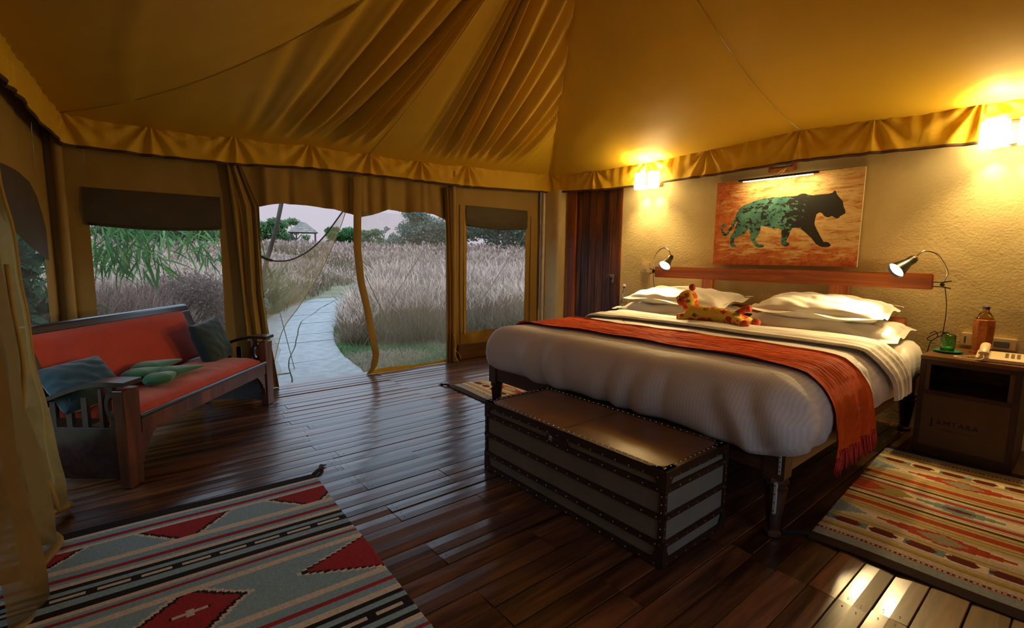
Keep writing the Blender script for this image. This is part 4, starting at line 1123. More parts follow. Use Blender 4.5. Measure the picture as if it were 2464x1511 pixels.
# ================================================================ PAINTING
pt = thing('painting', 'canvas print of a teal and black leopard walking on ochre script', 'painting', (-1.82, 4.45, 1.54))
PX0, PX1, PZ0, PZ1 = -2.405, -1.238, 1.158, 1.915
def paintbg():
    M, n, b, o = newmat('print_background')
    v = coords(n)
    a = noi(n, coords(n, (1.2, 1, 4.5)), 3.2, 10, .72, .8)
    base = ramp(n, a, [(.38, (.50, .20, .05)), (.47, (.70, .46, .17)), (.55, (.78, .58, .27)), (.64, (.60, .30, .08))])
    sx_ = n.nodes.new('ShaderNodeSeparateXYZ'); n.links.new(coords(n), sx_.inputs[0])
    def mth(op, x, y):
        q = n.nodes.new('ShaderNodeMath'); q.operation = op
        for i, w in enumerate((x, y)):
            if hasattr(w, 'is_linked'): n.links.new(w, q.inputs[i])
            else: q.inputs[i].default_value = w
        return q.outputs[0]
    # rust wash: left side and lower band of the print
    lft = n.nodes.new('ShaderNodeMapRange'); lft.inputs[1].default_value = -.22; lft.inputs[2].default_value = -.58; n.links.new(sx_.outputs[0], lft.inputs[0])
    low = n.nodes.new('ShaderNodeMapRange'); low.inputs[1].default_value = -.10; low.inputs[2].default_value = -.38; n.links.new(sx_.outputs[2], low.inputs[0])
    r2 = noi(n, coords(n, (1, 1, 6)), 5, 9, .75, .5)
    msk = mth('ADD', mth('MAXIMUM', mth('MULTIPLY', lft.outputs[0], .26), mth('MULTIPLY', low.outputs[0], .22)), r2)
    f = ramp(n, msk, [(.56, (0, 0, 0)), (.66, (1, 1, 1))])
    c = mixc(n, f, base, ramp(n, noi(n, v, 22, 6, .7), [(.35, (.42, .06, .012)), (.65, (.66, .22, .04))]))
    n.links.new(c, b.inputs['Base Color']); b.inputs['Roughness'].default_value = .6; return M
MB().box(PX0, PX1, 4.425, 4.450, PZ0, PZ1, bev=.002).build('stretched_canvas', plain('canvas_edge', (.80, .66, .34), .7), pt)
MB().add([(PX0+.001, 4.4245, PZ0+.001), (PX1-.001, 4.4245, PZ0+.001), (PX1-.001, 4.4245, PZ1-.001), (PX0+.001, 4.4245, PZ1-.001)], [(0, 1, 2, 3)]).build('printed_ground', paintbg(), pt)
MB().box(PX0+.05, PX1-.05, 4.45, 4.468, PZ0+.05, PZ1-.05).build('stretcher', M_blk, pt)
LP = [(1848,690),(1845,720),(1790,755),(1780,775),(1750,785),(1720,765),(1700,750),(1670,765),(1645,770),(1610,750),(1585,715),(1555,705),(1520,730),(1508,780),(1500,830),(1500,860),(1530,930),(1570,1010),(1610,1085),(1650,1085),(1680,1105),(1693,1130),(1670,1150),(1600,1153),(1560,1140),(1520,1110),(1470,1040),(1400,970),(1330,910),(1270,900),(1230,905),(1210,940),(1190,1000),(1155,1070),(1160,1085),(1195,1095),(1195,1120),(1170,1143),(1130,1145),(1095,1120),(1088,1080),(1092,1000),(1092,930),(1060,910),(980,910),(900,890),(812,875),(808,930),(790,980),(740,1050),(750,1080),(790,1115),(850,1120),(868,1135),(850,1155),(780,1162),(745,1140),(700,1090),(668,1045),(668,1000),(655,930),(640,910),(590,980),(520,1005),(440,1040),(430,1075),(432,1115),(458,1125),(458,1150),(430,1157),(385,1152),(378,1100),(375,1030),(400,980),(440,935),(445,900),(470,830),(485,815),(470,815),(440,860),(390,930),(345,985),(300,1015),(260,1005),(235,960),(228,910),(240,870),(275,852),(302,862),(305,880),(285,890),(268,885),(255,905),(258,945),(285,970),(320,965),(365,900),(410,830),(440,780),(465,720),(500,665),(560,620),(640,590),(760,545),(860,525),(980,510),(1100,505),(1230,497),(1280,490),(1330,465),(1380,462),(1420,480),(1480,487),(1560,475),(1650,470),(1700,455),(1720,430),(1730,425),(1740,445),(1752,480),(1790,530),(1818,565),(1822,620)]
def quadinv(x, y):
    tl, tr_, br, bl_ = (148, 340), (2055, 125), (1975, 1412), (107, 1378)
    u, v = .5, .5
    for _ in range(12):
        fx = (1-u)*(1-v)*tl[0]+u*(1-v)*tr_[0]+u*v*br[0]+(1-u)*v*bl_[0]-x; fy = (1-u)*(1-v)*tl[1]+u*(1-v)*tr_[1]+u*v*br[1]+(1-u)*v*bl_[1]-y
        a = (1-v)*(tr_[0]-tl[0])+v*(br[0]-bl_[0]); c = (1-v)*(tr_[1]-tl[1])+v*(br[1]-bl_[1])
        d = (1-u)*(bl_[0]-tl[0])+u*(br[0]-tr_[0]); e_ = (1-u)*(bl_[1]-tl[1])+u*(br[1]-tr_[1])
        D = a*e_-c*d; u -= (fx*e_-fy*d)/D; v -= (a*fy-c*fx)/D
    return u, v
bm = bmesh.new(); vs = []
for p in LP:
    u, v = quadinv(*p); u = .5+(u-.5)*1.0
    vs.append(bm.verts.new((lerp(PX0, PX1, u)+1.82, 4.4240-4.45, lerp(PZ1, PZ0, v)-1.54)))
f = bm.faces.new(vs); bm.normal_update(); bmesh.ops.triangulate(bm, faces=[f]); me = bpy.data.meshes.new('leopard_silhouette'); bm.to_mesh(me); bm.free()
def leop():
    M, n, b, o = newmat('print_leopard')
    v = coords(n); s = n.nodes.new('ShaderNodeSeparateXYZ'); n.links.new(v, s.inputs[0])
    g = n.nodes.new('ShaderNodeMapRange'); g.inputs[1].default_value = -.02; g.inputs[2].default_value = .36; g.inputs[3].default_value = .035; g.inputs[4].default_value = .38
    n.links.new(s.outputs[0], g.inputs[0])
    a = n.nodes.new('ShaderNodeMath'); a.operation = 'ADD'; n.links.new(g.outputs[0], a.inputs[0])
    n.links.new(noi(n, coords(n, (1, 1, 1.6), rot=(0, .6, 0)), 22, 6, .6, .6), a.inputs[1])
    f = ramp(n, a.outputs[0], [(.56, (0, 0, 0)), (.60, (1, 1, 1))])
    c = mixc(n, f, ramp(n, noi(n, v, 9, 4), [(.35, (.035, .15, .135)), (.65, (.10, .30, .25))]), (.012, .012, .010))
    n.links.new(c, b.inputs['Base Color']); b.inputs['Roughness'].default_value = .6; return M
me.materials.append(leop()); lo = bpy.data.objects.new('leopard_silhouette', me); COL.objects.link(lo); lo.parent = pt
lo['label'] = 'teal and black leopard silhouette'
b = MB(); z = PZ1-.03
while z > PZ0+.03:
    x = PX0+random.uniform(.01, .10)
    while x < PX1-.06:
        wl = random.uniform(.02, .08)
        if x+wl > PX1-.02: break
        npt = int(wl/.0035); pr = None; ph_ = random.random()*9
        for k in range(npt+1):
            t = k/npt; xx = x+wl*t; zz = z+.004*math.sin(k*2.1+ph_)+.0025*math.sin(k*.9+ph_)+(.012*math.exp(-((t-random.random())*14)**2))+.012*(xx-PX0)
            if zz > PZ1-.004: zz = PZ1-.004
            if pr: b.add([(pr[0], 4.42425, pr[1]-.0006), (xx, 4.42425, zz-.0006), (xx, 4.42425, zz+.0007), (pr[0], 4.42425, pr[1]+.0007)], [(0, 1, 2, 3)])
            pr = (xx, zz)
        x += wl+random.uniform(.012, .05)
    z -= .033
b.build('script_lines', plain('sepia_ink', (.16, .08, .02), .7, 0, .4, 6, 0), pt, kind='stuff')
#PART3
# ================================================================ SOFA (local frame: x along the seat, y toward the back)
SF = thing('sofa', 'dark wooden settee with orange-red upholstered seat and back in the left corner', 'sofa', (-3.109, .042, 0), math.radians(141.1))
def sb(x0, x1, y0, y1, z0, z1, nm, mat, bev=.006, par=SF, **k): return MB().box(x0, x1, y0, y1, z0, z1, bev=bev).build(nm, mat, par, local=True, **k)
SL, SR = -.09, 1.44
for s0, s1, lab in ((SL, SL+.115, 'l'), (SR-.115, SR, 'r')):
    b = MB(); c = (s0+s1)/2          # tapered front post
    for z0, z1, w0, w1 in ((0, .515, .046, .057),):
        b.add([(c-w0, 0, z0), (c+w0, 0, z0), (c+w0, .055, z0), (c-w0, .055, z0), (c-w1, 0, z1), (c+w1, 0, z1), (c+w1, .055, z1), (c-w1, .055, z1)],
              [(0, 3, 2, 1), (4, 5, 6, 7), (0, 1, 5, 4), (1, 2, 6, 5), (2, 3, 7, 6), (3, 0, 4, 7)])
    b.build('front_leg', M_sofaw, SF, local=True).modifiers.new('b', 'BEVEL').width = .004
    o_ = s0+.02 if lab == 'l' else s1-.06
    MB().box(o_, o_+.04, .50, .55, 0, .42, bev=.004).build('back_leg', M_sofad, SF, local=True)
    # arm: plank that dips and widens toward the back
    def arm(u, v, s):
        y = -.012+u*.60; z = .515+.022*(1-u)-.115*sm(.15, 1.0, u)+.012*math.sin(u*PI); w = lerp(.062, .050, sm(0, .5, u))+.018*sm(.6, 1, u)
        return (c+(2*v-1)*w, y, z+s)
    a = MB(); n = 20
    a.sheet(lambda u, v: arm(u, v, .022), n, 2); a.sheet(lambda u, v: arm(u, v, 0), n, 2)
    for v in (0, 1): a.sheet(lambda u, w: arm(u, v, .022*w), n, 1)
    for u in (0, 1): a.sheet(lambda w, v: arm(u, v, .022*w), 1, 2)
    a.build('armrest', M_sofad, SF, smooth=True, angle=40, local=True)
    xs_ = (c-.012, c+.012)
    sb(xs_[0], xs_[1], .055, .52, .035, .31, 'side_panel', M_sofad)
    sb(c-.018, c+.018, .135, .158, .31, .515, 'arm_slat', M_sofaw, .003)
    for y in (.22, .30, .38, .46): sb(c-.010, c+.010, y, y+.035, .31, .47-.05*sm(.15, .6, y), 'arm_slat', M_sofad, .003)
    ov_ = MB(); P0 = []; P1 = []; n = 28
    for k in range(n):
        t = 2*PI*k/n; P0.append((.096+.037*math.cos(t), .425+.072*math.sin(t))); P1.append((.096+.018*math.cos(t), .425+.045*math.sin(t)))
    vs = [(x_, p[0], p[1]) for x_ in xs_ for p in P0+P1]
    fs = []
    for k in range(n):
        j = (k+1) % n; fs += [(k, j, n+j, n+k), (2*n+k, 3*n+k, 3*n+j, 2*n+j), (k, 2*n+k, 2*n+j, j), (n+k, n+j, 3*n+j, 3*n+k)]
    ov_.add(vs, fs); ov_.box(xs_[0], xs_[1], .086, .106, .31, .36); ov_.box(xs_[0], xs_[1], .086, .106, .49, .52)
    ov_.build('oval_splat', M_sofad, SF, smooth=True, angle=40, local=True)
sb(.02, 1.33, .004, .040, .255, .345, 'seat_rail', M_sofaw, .008)
MB().tube([(.02, .010, .348), (1.33, .010, .348)], .014, 10).build('rail_moulding', M_sofad, SF, smooth=True, local=True, angle=50)
sb(.02, 1.33, .50, .53, .20, .34, 'back_rail', M_sofad)
for s, c in ((1, .025), (-1, 1.325)):
    pl_ = [(0, 0), (.11, 0), (.10, -.018), (.085, -.018), (.08, -.04), (.062, -.042), (.056, -.066), (.04, -.07), (.034, -.10), (.018, -.105), (.012, -.15), (0, -.16)]
    MB().prism(pl_ if s > 0 else pl_, 0, .022, Matrix(((s, 0, 0, c), (0, 0, 1, .010), (0, 1, 0, .256), (0, 0, 0, 1)))).build('corner_bracket', M_sofaw, SF, local=True)
def seatm():
    b = MB()
    def top(u, v):
        x, y = lerp(.03, 1.32, u), lerp(.02, .50, v); e_ = (1-(2*u-1)**8)*(1-(2*v-1)**4)
        return (x, y, .352+.065*max(0, e_)**.5+.006*nz(x*4, y*4)+.003*nz(x*15, y*15))
    b.sheet(top, 70, 30); b.box(.03, 1.32, .02, .50, .335, .353); return b
seatm().build('seat_cushion', M_red, SF, smooth=True, angle=60, local=True)
# leaning back: frame and red pad
def bk(x, z, off=0):      # z measured up the back panel 0..1
    return (x, .47+.16*z+off*.93, .40+.405*z+off*.3)
def bframe(x0, x1, z0, z1, d=.03):
    vs = [bk(x, z, o_) for o_ in (-d/2, d/2) for x, z in ((x0, z0), (x1, z0), (x1, z1), (x0, z1))]
    return MB().add(vs, [(0, 1, 2, 3), (7, 6, 5, 4), (0, 4, 5, 1), (1, 5, 6, 2), (2, 6, 7, 3), (3, 7, 4, 0)])
for r_ in ((-.02, 1.36, .90, 1.0), (-.02, .07, .0, .90), (1.27, 1.36, .0, .90), (.07, 1.27, 0, .06)):
    o = bframe(*r_).build('back_frame', M_sofad, SF, local=True); o.modifiers.new('b', 'BEVEL').width = .006
def bpad(u, v):
    e_ = max(0, (1-(2*u-1)**10)*(1-(2*v-1)**6))**.5
    return bk(lerp(.065, 1.275, u), lerp(.05, .905, v), -.016-.028*e_-.004*nz(u*9, v*4))
MB().sheet(bpad, 60, 24).build('back_pad', M_red, SF, smooth=True, local=True)
SFM = Matrix.Translation((-3.109, .042, 0)) @ Matrix.Rotation(math.radians(141.1), 4, 'Z')
def cush(a, h, M, label, mat, seed, name='cushion', cat='cushion', group=None):
    p = pillow_mb(a, a, h, 0, seed, 36, .35)
    return tag(MB().add(p.v, p.f, SFM @ M).build(name, mat, None, smooth=True), label, cat, group)
cush(.160, .065, TR(1.17, .32, .545, 0, 0, 0) @ Matrix.Rotation(math.radians(72), 4, 'X') @ Matrix.Rotation(.12, 4, 'Z'), 'dark teal square cushion leaning upright at the doorway end of the settee', M_teal, 3)
cush(.145, .065, TR(.10, .36, .500, 0, 0, 0) @ Matrix.Rotation(-.5, 4, 'Z') @ Matrix.Rotation(math.radians(42), 4, 'X') @ Matrix.Rotation(.15, 4, 'Z'), 'dark teal cushion slumped against the near arm of the settee', M_teal, 8)
def leafmb(L, w, h, seed):
    b = MB(); n = 26
    def f(u, v, s):
        x = u*L; k = min(1, (u/.28)**.5)*max(0, 1-u)**.6*1.15 if u < .999 else 0
        k = max(0, k); y = (2*v-1)*w*k*(1-.0); e_ = max(0, 1-(2*v-1)**2)**.5
        return (x, y+.02*math.sin(u*3+seed), s*h*e_*k*(1-.35*u)+.012*u)
    for s in (1, -1): b.sheet(lambda u, v: f(u, v, s), n, 14)
    return b
for (x_, y_, z_, an, L, lb) in ((.32, .34, .475, -8, .36, 'green plush leaf-shaped cushion, upper left of the four on the settee seat'), (.47, .40, .485, -14, .38, 'green plush leaf-shaped cushion, topmost and farthest of the four on the settee seat'),
        (.30, .18, .458, 4, .30, 'green plush leaf-shaped cushion, nearest of the four beside the near armrest'), (.50, .27, .452, -26, .32, 'green plush leaf-shaped cushion, lowest of the four pointing to the seat front')):
    p = leafmb(L, .085, .045, an)
    tag(MB().add(p.v, p.f, SFM @ TR(x_, y_, z_, 0, .05, math.radians(an))).build('leaf_cushion', M_green, None, smooth=True), lb, 'cushion')

# ================================================================ RUGS
M_rug = attrmat('kilim_wool', .95, 0, .5, 240, bd=.003, spec=.15)
BL = (.29, .47, .57); CR = (.76, .69, .59); RD = (.36, .036, .046); BK = (.022, .020, .022)
S1 = [(.065, BK), (.085, CR), (.118, BL), (.143, RD), (.160, BL), (.176, CR), (.313, 1), (.346, CR), (.384, BL), (.407, RD), (.432, BL), (.457, CR), (.480, BK), (.505, BL), (.550, 3), (.585, BL), (.618, BK), (.643, CR), (.660, BL), (.676, RD), (.707, BL), (.737, CR),
      (.977, 2), (1.010, CR), (1.050, BL), (1.073, RD), (1.104, BL), (1.133, CR), (1.156, BK), (1.179, BL), (1.242, 3), (1.266, BL), (1.285, BK), (1.311, CR), (1.335, BL), (1.355, RD), (1.38, BL), (1.41, CR), (1.65, 2), (1.68, CR), (1.72, BL), (1.74, RD), (1.80, BL), (9, CR)]
def rug1c(u, y):
    for e_, c in S1:
        if u < e_: break
    if isinstance(c, tuple): return c
    i = [s[0] for s in S1].index(e_); lo = S1[i-1][0]
    if c == 3:
        t = (y+.02) % .125; m_ = (lo+e_)/2
        if abs(u-m_) < .007 and t > .030: return (.72, .66, .56)
        return BK
    q = .010; uq = math.floor((u-lo)/q)*q+q/2
    if c == 1:
        best = BL
        for ce in (-.345, .168, .672):
            hw = (e_-lo-uq)/(e_-lo)*.135+.02
            d = abs(y-ce)-hw
            if d < 0: return RD
            if d < .018: best = BK
            elif d < .034 and best == BL: best = CR
        return best
    uc = (lo+e_)/2; best = BL
    for ce, w in ((-.36, .15), (.140, .145), (.80, .285)):
        if e_ > 1.5: ce += .27
        hh = (e_-lo)/2
        d = abs(y-ce)-w*(1.06-abs(uq-(hh))/hh)
        if d < 0:
            if ce == .140 and abs(u-uc) < .008 and abs(y-ce) < .048: return (.7, .64, .56)
            if ce == .140 and abs(u-uc) < .024 and abs(y-ce) < .012: return (.7, .64, .56)
            if ce == .140 and abs(u-uc) < .008 and .048 < abs(y-ce) < .062: return BK
            return RD
        if d < .020: best = BK
        elif d < .040 and best == BL: best = CR
    return best
def rug(name, label, O, ang, LA, LB_, colf, na, nb, zf, endj=.004, tass=(), skew=0):
    t = thing(name, label, 'rug', (O[0], O[1], 0), ang)
    V = np.zeros(((na+1)*(nb+1), 3)); 
    for j in range(nb+1):
        for i in range(na+1):
            a, c = LA*i/na, LB_*j/nb
            jt = endj*nz(c*40, a) if i in (0, na) else 0
            V[j*(na+1)+i] = (a+jt, c, zf(a, c))
    Q = []; C = []
    for j in range(nb):
        for i in range(na):
            k = j*(na+1)+i; Q.append((k, k+1, k+na+2, k+na+1)); C += [colf(LA*(i+.5)/na, LB_*(j+.5)/nb)]*4
    # skirt down to the floor
    b = MB(); b.v = [tuple(v) for v in V]; b.f = Q
    edge = [i for i in range(na+1)]+[j*(na+1)+na for j in range(1, nb+1)]+[nb*(na+1)+i for i in range(na-1, -1, -1)]+[j*(na+1) for j in range(nb-1, 0, -1)]
    k0 = len(b.v)
    for e_ in edge: b.v.append((V[e_][0], V[e_][1], .0008))
    for i in range(len(edge)):
        j = (i+1) % len(edge); b.f.append((edge[i], k0+i, k0+j, edge[j])); C += [(C[0][0]*.8, C[0][1]*.8, C[0][2]*.8)]*4
    b.build('woven_field', M_rug, t, smooth=True, col=C, local=True)
    for (a, c, da, db, L) in tass:
        p0 = Vector((a, c, .008)); d = Vector((da, db, 0)).normalized(); s_ = Vector((-d.y, d.x, 0))
        q = MB().tube(crom([p0, p0+d*L*.35+s_*.012+Vector((0, 0, .006)), p0+d*L*.65+s_*.018, p0+d*L*.8+s_*.02], 5), [.010, .010, .009, .009, .009, .009, .009, .009, .009, .009, .009, .009, .009, .009, .009, .011][:16], 7)
        for k in range(5): q.tube([p0+d*L*.8+s_*.02, p0+d*L+s_*(.02+.010*(k-2))+Vector((0, 0, -.002))], [.004, .002], 5)
        q.build('corner_tassel', M_sub, t, smooth=True, local=True)
    return t
R1A = math.radians(-3.2)
def rug1f(a, c):      # a: away from the back edge, c: from the near-right edge leftwards
    return rug1c(a, .76-c)
# frame: local x = world +x, local y = world -y  -> use rotation of 180 deg about x via mirrored coordinates
def z1(a, c):
    e_ = math.exp(-c/.25)
    return .006+.004*(1+nz(a*3, c*2))+.010*max(0, math.sin(a*9+c*3+.5))*(.15+e_*.4)+.012*math.exp(-((a-.84-.10*c)/.05)**2)*(.3+.4*sm(0, .5, c))
t = thing('rug', 'large blue kilim rug with red diamonds and cream stripes in the left foreground', 'rug', (-2.641, .769, 0), 0)
na, nb = 460, 150; b = MB(); C = []
for j in range(nb+1):
    for i in range(na+1):
        a, c = 1.94*i/na, 1.17*j/nb
        jx = .003*nz(c*50, a*3) if i in (0, na) else 0; jy = .003*nz(a*60) if j in (0, nb) else 0
        X, Y = a+jx, -c+jy
        b.v.append((-2.641+X+.056*Y, .769+Y-.034*X, z1(a, c)))
for j in range(nb):
    for i in range(na):
        k = j*(na+1)+i; b.f.append((k, k+na+1, k+na+2, k+1)); C += [rug1f(1.94*(i+.5)/na, 1.17*(j+.5)/nb)]*4
edge = [i for i in range(na+1)]+[j*(na+1)+na for j in range(1, nb+1)]+[nb*(na+1)+i for i in range(na-1, -1, -1)]+[j*(na+1) for j in range(nb-1, 0, -1)]
k0 = len(b.v)
for e_ in edge: b.v.append((b.v[e_][0], b.v[e_][1], .0008))
for i in range(len(edge)):
    j = (i+1) % len(edge); b.f.append((edge[i], edge[j], k0+j, k0+i)); C += [(.16, .16, .16)]*4
b.build('woven_field', M_rug, t, smooth=True, col=C)
q = MB().tube(crom([(-2.635, .765, .010), (-2.66, .80, .016), (-2.685, .825, .014), (-2.72, .835, .012)], 5), .011, 8)
for k in range(6): q.tube([(-2.72, .835, .012), (-2.745+.004*k, .83+.007*k, .005+.004*(k % 2))], [.005, .0025], 5)
q.build('corner_tassel', plain('charcoal_wool', (.03, .03, .034), .9), t, smooth=True)

TA = (.46, .37, .25); OC = (.42, .27, .045); OL = (.27, .20, .055); DR = (.10, .014, .010); RR = (.33, .045, .014); GB = (.24, .26, .23); CM = (.66, .54, .37); DK = (.030, .016, .012); TE = (.16, .22, .22)
def rug2c(a, b_):
    m_ = abs(b_-.806)*.877/.806; far = b_ > .806
    j = .5*(nz(a*14, b_*60))
    mm = m_+.0012*j
    if m_ < .060:
        aa = a-.42
        s = abs(aa)/.16+abs(math.floor(m_/.012)*.012)/.055
        if s+.12*math.sin(m_*520)*.5 < .35: return DR
        if s < 1: return TE
        aa2 = a-.02
        if a < .20 and a+m_*1.2 < .14: return RR
        if a < .27 and a+m_ < .25: return OL
        return CM if m_ < .045 else TA
    for e_, c in ((.072, GB), (.104, RR), (.116, CM), (.124, TE), (.137, CM), (.145, OL), (.163, DK), (.177, OC), (.190, TA), (.205, OL), (.214, TA), (.222, OC), (.270, RR), (.282, OC), (.292, TA), (.302, OL), (.318, OC), (.33, TA), (.34, OL), (.541, 1), (.597, 2), (.604, CM), (.635, TA), (.655, OC), (.672, OL), (.711, TA), (.715, RR), (.727, 3), (.731, RR), (.804, GB), (9, DK)):
        if mm < e_: break
    if isinstance(c, tuple): return c
    if c == 3: return DR if (a % .0165) < .008 else TA
    if c == 2:
        t_ = (a-.03) % .131; st_ = .006*(math.floor(abs(m_-.569)/.007))
        return DR if t_ > .002+st_ and t_ < .108-st_ else (CM if int((a-.03)/.131) % 2 else TE)
    dm = abs(m_-.415); dq = math.floor(dm/.011)*.011
    for ce in (.40, 1.25):
        s = abs(a-ce)/.23+dq/.062
        if s < 1.0:
            if abs(a-ce)/.085+dq/.05 < 1: return (.26, .22, .13)
            return RR
    if a < .13 and (.13-a) > dq*1.6: return (.22, .26, .27)
    if m_ < .365: return (OC, TA)[int(m_*160) % 2]
    if m_ > .50: return (TA, OC, OL)[int(m_*110) % 3]
    return tuple(lerp(p, q_, sm(.0, .07, dm)) for p, q_ in zip(CM, TA))
def z2(a, c): return .007+.003*nz(a*3, c*3)+.003*math.sin(a*7+c*2)
rug('rug', 'ochre and red striped kilim rug on the floor before the right nightstand', (-.725, 2.263), math.radians(3.2), 1.15, 1.612, rug2c, 230, 400, z2, tass=((0, .03, -1, -.6, .14),))
rug('rug', 'cream and red striped kilim rug peeking out left of the bed behind the trunk', (-3.785, 2.325), math.radians(-2.5), .95, 1.55, rug2c, 190, 340, z2, tass=((0, .02, -1, -.25, .11),))

# ================================================================ OUTDOORS
def gh(x, y):
    r = math.hypot(x, y)
    return -.15+1.55*sm(13, 48, r)+.05*nz(x*.25, y*.25)*sm(9, 14, r)
def azi(px): return YAW+math.atan((1232-px)/F_PX)
pr_x = [-4.80, -5.39, -5.76, -6.48, -7.51, -8.81, -10.23, -12.16, -14.06, -16.5, -19.]
pr_y = [2.02, 2.14, 2.19, 2.30, 2.56, 3.01, 3.61, 4.56, 5.60, 7.05, 8.7]
def pathR(x): return float(np.interp(-x, [-v for v in pr_x], pr_y))
def pdir(x):
    return math.atan((pathR(x-.4)-pathR(x+.4))/.8)
PW = 1.42
ground = struct('ground')
gx_ = np.concatenate([np.linspace(-4.78, -16, 60), np.linspace(-17, -75, 60)]); gt = np.linspace(-1, 1, 120)
b = MB()
for x in gx_:
    for t_ in gt:
        y = t_*(14+abs(x)*1.15)+2; b.v.append((x, y, gh(x, y)))
for i in range(len(gx_)-1):
    for j in range(len(gt)-1):
        k = i*len(gt)+j; b.f.append((k, k+1, k+len(gt)+1, k+len(gt)))
def groundmat():
    M, n, bb, o = newmat('dry_field_ground'); v = coords(n)
    a = noi(n, v, .9, 6, .65); c = ramp(n, a, [(.36, (.14, .18, .07)), (.50, (.30, .26, .15)), (.64, (.40, .33, .22))])
    c = mixc(n, 1., c, ramp(n, noi(n, v, 22, 5, .7), [(.3, (.55, .55, .55)), (.7, (1.3, 1.3, 1.3))]), 'MULTIPLY')
    n.links.new(c, bb.inputs['Base Color']); bb.inputs['Roughness'].default_value = .95; bb.inputs['Specular IOR Level'].default_value = .1
    bump(n, bb, noi(n, v, 30, 5, .7), .8, .04); return M
M_ground = groundmat()
b.build('field', M_ground, ground, smooth=True)
MB().box(-60, 60, -60, -.62, -.30, -.16).build('side_ground', M_ground, ground)

M_stone = plain('flagstone', (.30, .285, .275), .55, 0, .26, 7, .35, .01, 16)
pth = struct('stone_path')
MB().sheet(lambda u, v: (lerp(-4.80, -18.5, v), pathR(lerp(-4.8, -18.5, v))-u*PW/math.cos(pdir(lerp(-4.8, -18.5, v))), gh(lerp(-4.8, -18.5, v), 3)+.012), 4, 60).build('joint_bed', plain('joint_soil', (.07, .10, .05), .95), pth)
rs = random.Random(5)
crk = lambda x: interp(-x, [4.8, 5.46, 6.01, 6.66, 7.46, 8.65, 9.95, 11.25, 12.9, 15, 19], [.55, .52, .50, .44, .38, .40, .47, .45, .48, .5, .5])
for side in (0, 1):
    x = -4.80-(.28 if side else 0.02)
    xs0 = -4.80
    while x > -18:
        ln = rs.uniform(.42, .75)*(1+.04*abs(x+5)); xe = x-ln
        P = []; xa, xb = (xs0, xe)
        sk = rs.uniform(-.05, .05)
        def pt_(xx, f):       # f 0..1 across the path from the right edge
            return Vector((xx-math.sin(pdir(xx))*f*PW*.25*0, pathR(xx)-f*PW/math.cos(pdir(xx)), 0))
        f0, f1 = (0, None) if side == 0 else (None, 1)
        A = []; g = .004+.0006*abs(xa); gf = .003+.0004*abs(xa)
        for k in range(5):
            xx = lerp(xa-g, xb+g, k/4); fa = (crk(xx)-gf) if side == 0 else 1-gf+.02*nz(xx*2)
            A.append(pt_(xx, fa))
        for k in range(5):
            xx = lerp(xb+g, xa-g, k/4); fb = (0+.015*nz(xx*3)) if side == 0 else crk(xx)+gf
            A.append(pt_(xx, fb))
        for i_, p in enumerate(A):
            if i_ in (4, 5): p.x += sk*(1 if i_ == 4 else -1)*.0
        zt = gh(xa, 3)+.035+rs.uniform(-.005, .005); cx_, cy_ = sum(p.x for p in A)/10, sum(p.y for p in A)/10
        q = MB().prism([(p.x-cx_, p.y-cy_) for p in A], -.04, 0)
        o = q.build('paving_stone', M_stone, pth, local=True); o.location = (cx_, cy_, zt); o.rotation_euler = (rs.uniform(-.006, .006), rs.uniform(-.006, .006), 0)
        x = xe; xs0 = xe

M_grass = attrmat('grass_stalks', .85, .35, tweak=False)
M_leaf = attrmat('leaves', .6, .35, tweak=False)
def ribbons(base, h, lean_az, lean, prof_t, prof_w, cols, wob=.0):
    """base (n,3); returns V,Q,C for tapering bent ribbons"""
    n = len(base); k = len(prof_t)
    t = np.array(prof_t)[None, :]; L = h[:, None]
    bend = lean[:, None]*(t**2.2)
    dx = np.cos(lean_az)[:, None]; dy = np.sin(lean_az)[:, None]
    X = base[:, 0:1]+dx*bend*L; Y = base[:, 1:2]+dy*bend*L
    Z = base[:, 2:3]+L*(t-.35*bend*t)
    ang = RNG.uniform(0, PI, n)
    # keep the ribbon roughly broadside to the tent
    ang = PI/2+RNG.uniform(-.7, .7, n)
    ox, oy = np.cos(ang)[:, None], np.sin(ang)[:, None]
    w = np.array(prof_w)[None, :]*RNG.uniform(.7, 1.3, n)[:, None]
    V = np.empty((n, k, 2, 3)); 
    V[:, :, 0, 0] = X-ox*w; V[:, :, 0, 1] = Y-oy*w; V[:, :, 0, 2] = Z
    V[:, :, 1, 0] = X+ox*w; V[:, :, 1, 1] = Y+oy*w; V[:, :, 1, 2] = Z
    C = np.repeat(cols[:, :, None, :], 2, axis=2).reshape(-1, 3)
    ids = np.arange(n)[:, None]*(2*k)+np.arange(k-1)[None, :]*2
    Q = np.stack([ids, ids+1, ids+3, ids+2], -1).reshape(-1, 4)
    return V.reshape(-1, 3), Q, C
def ghv(x, y): return np.array([gh(a, c) for a, c in zip(x, y)])
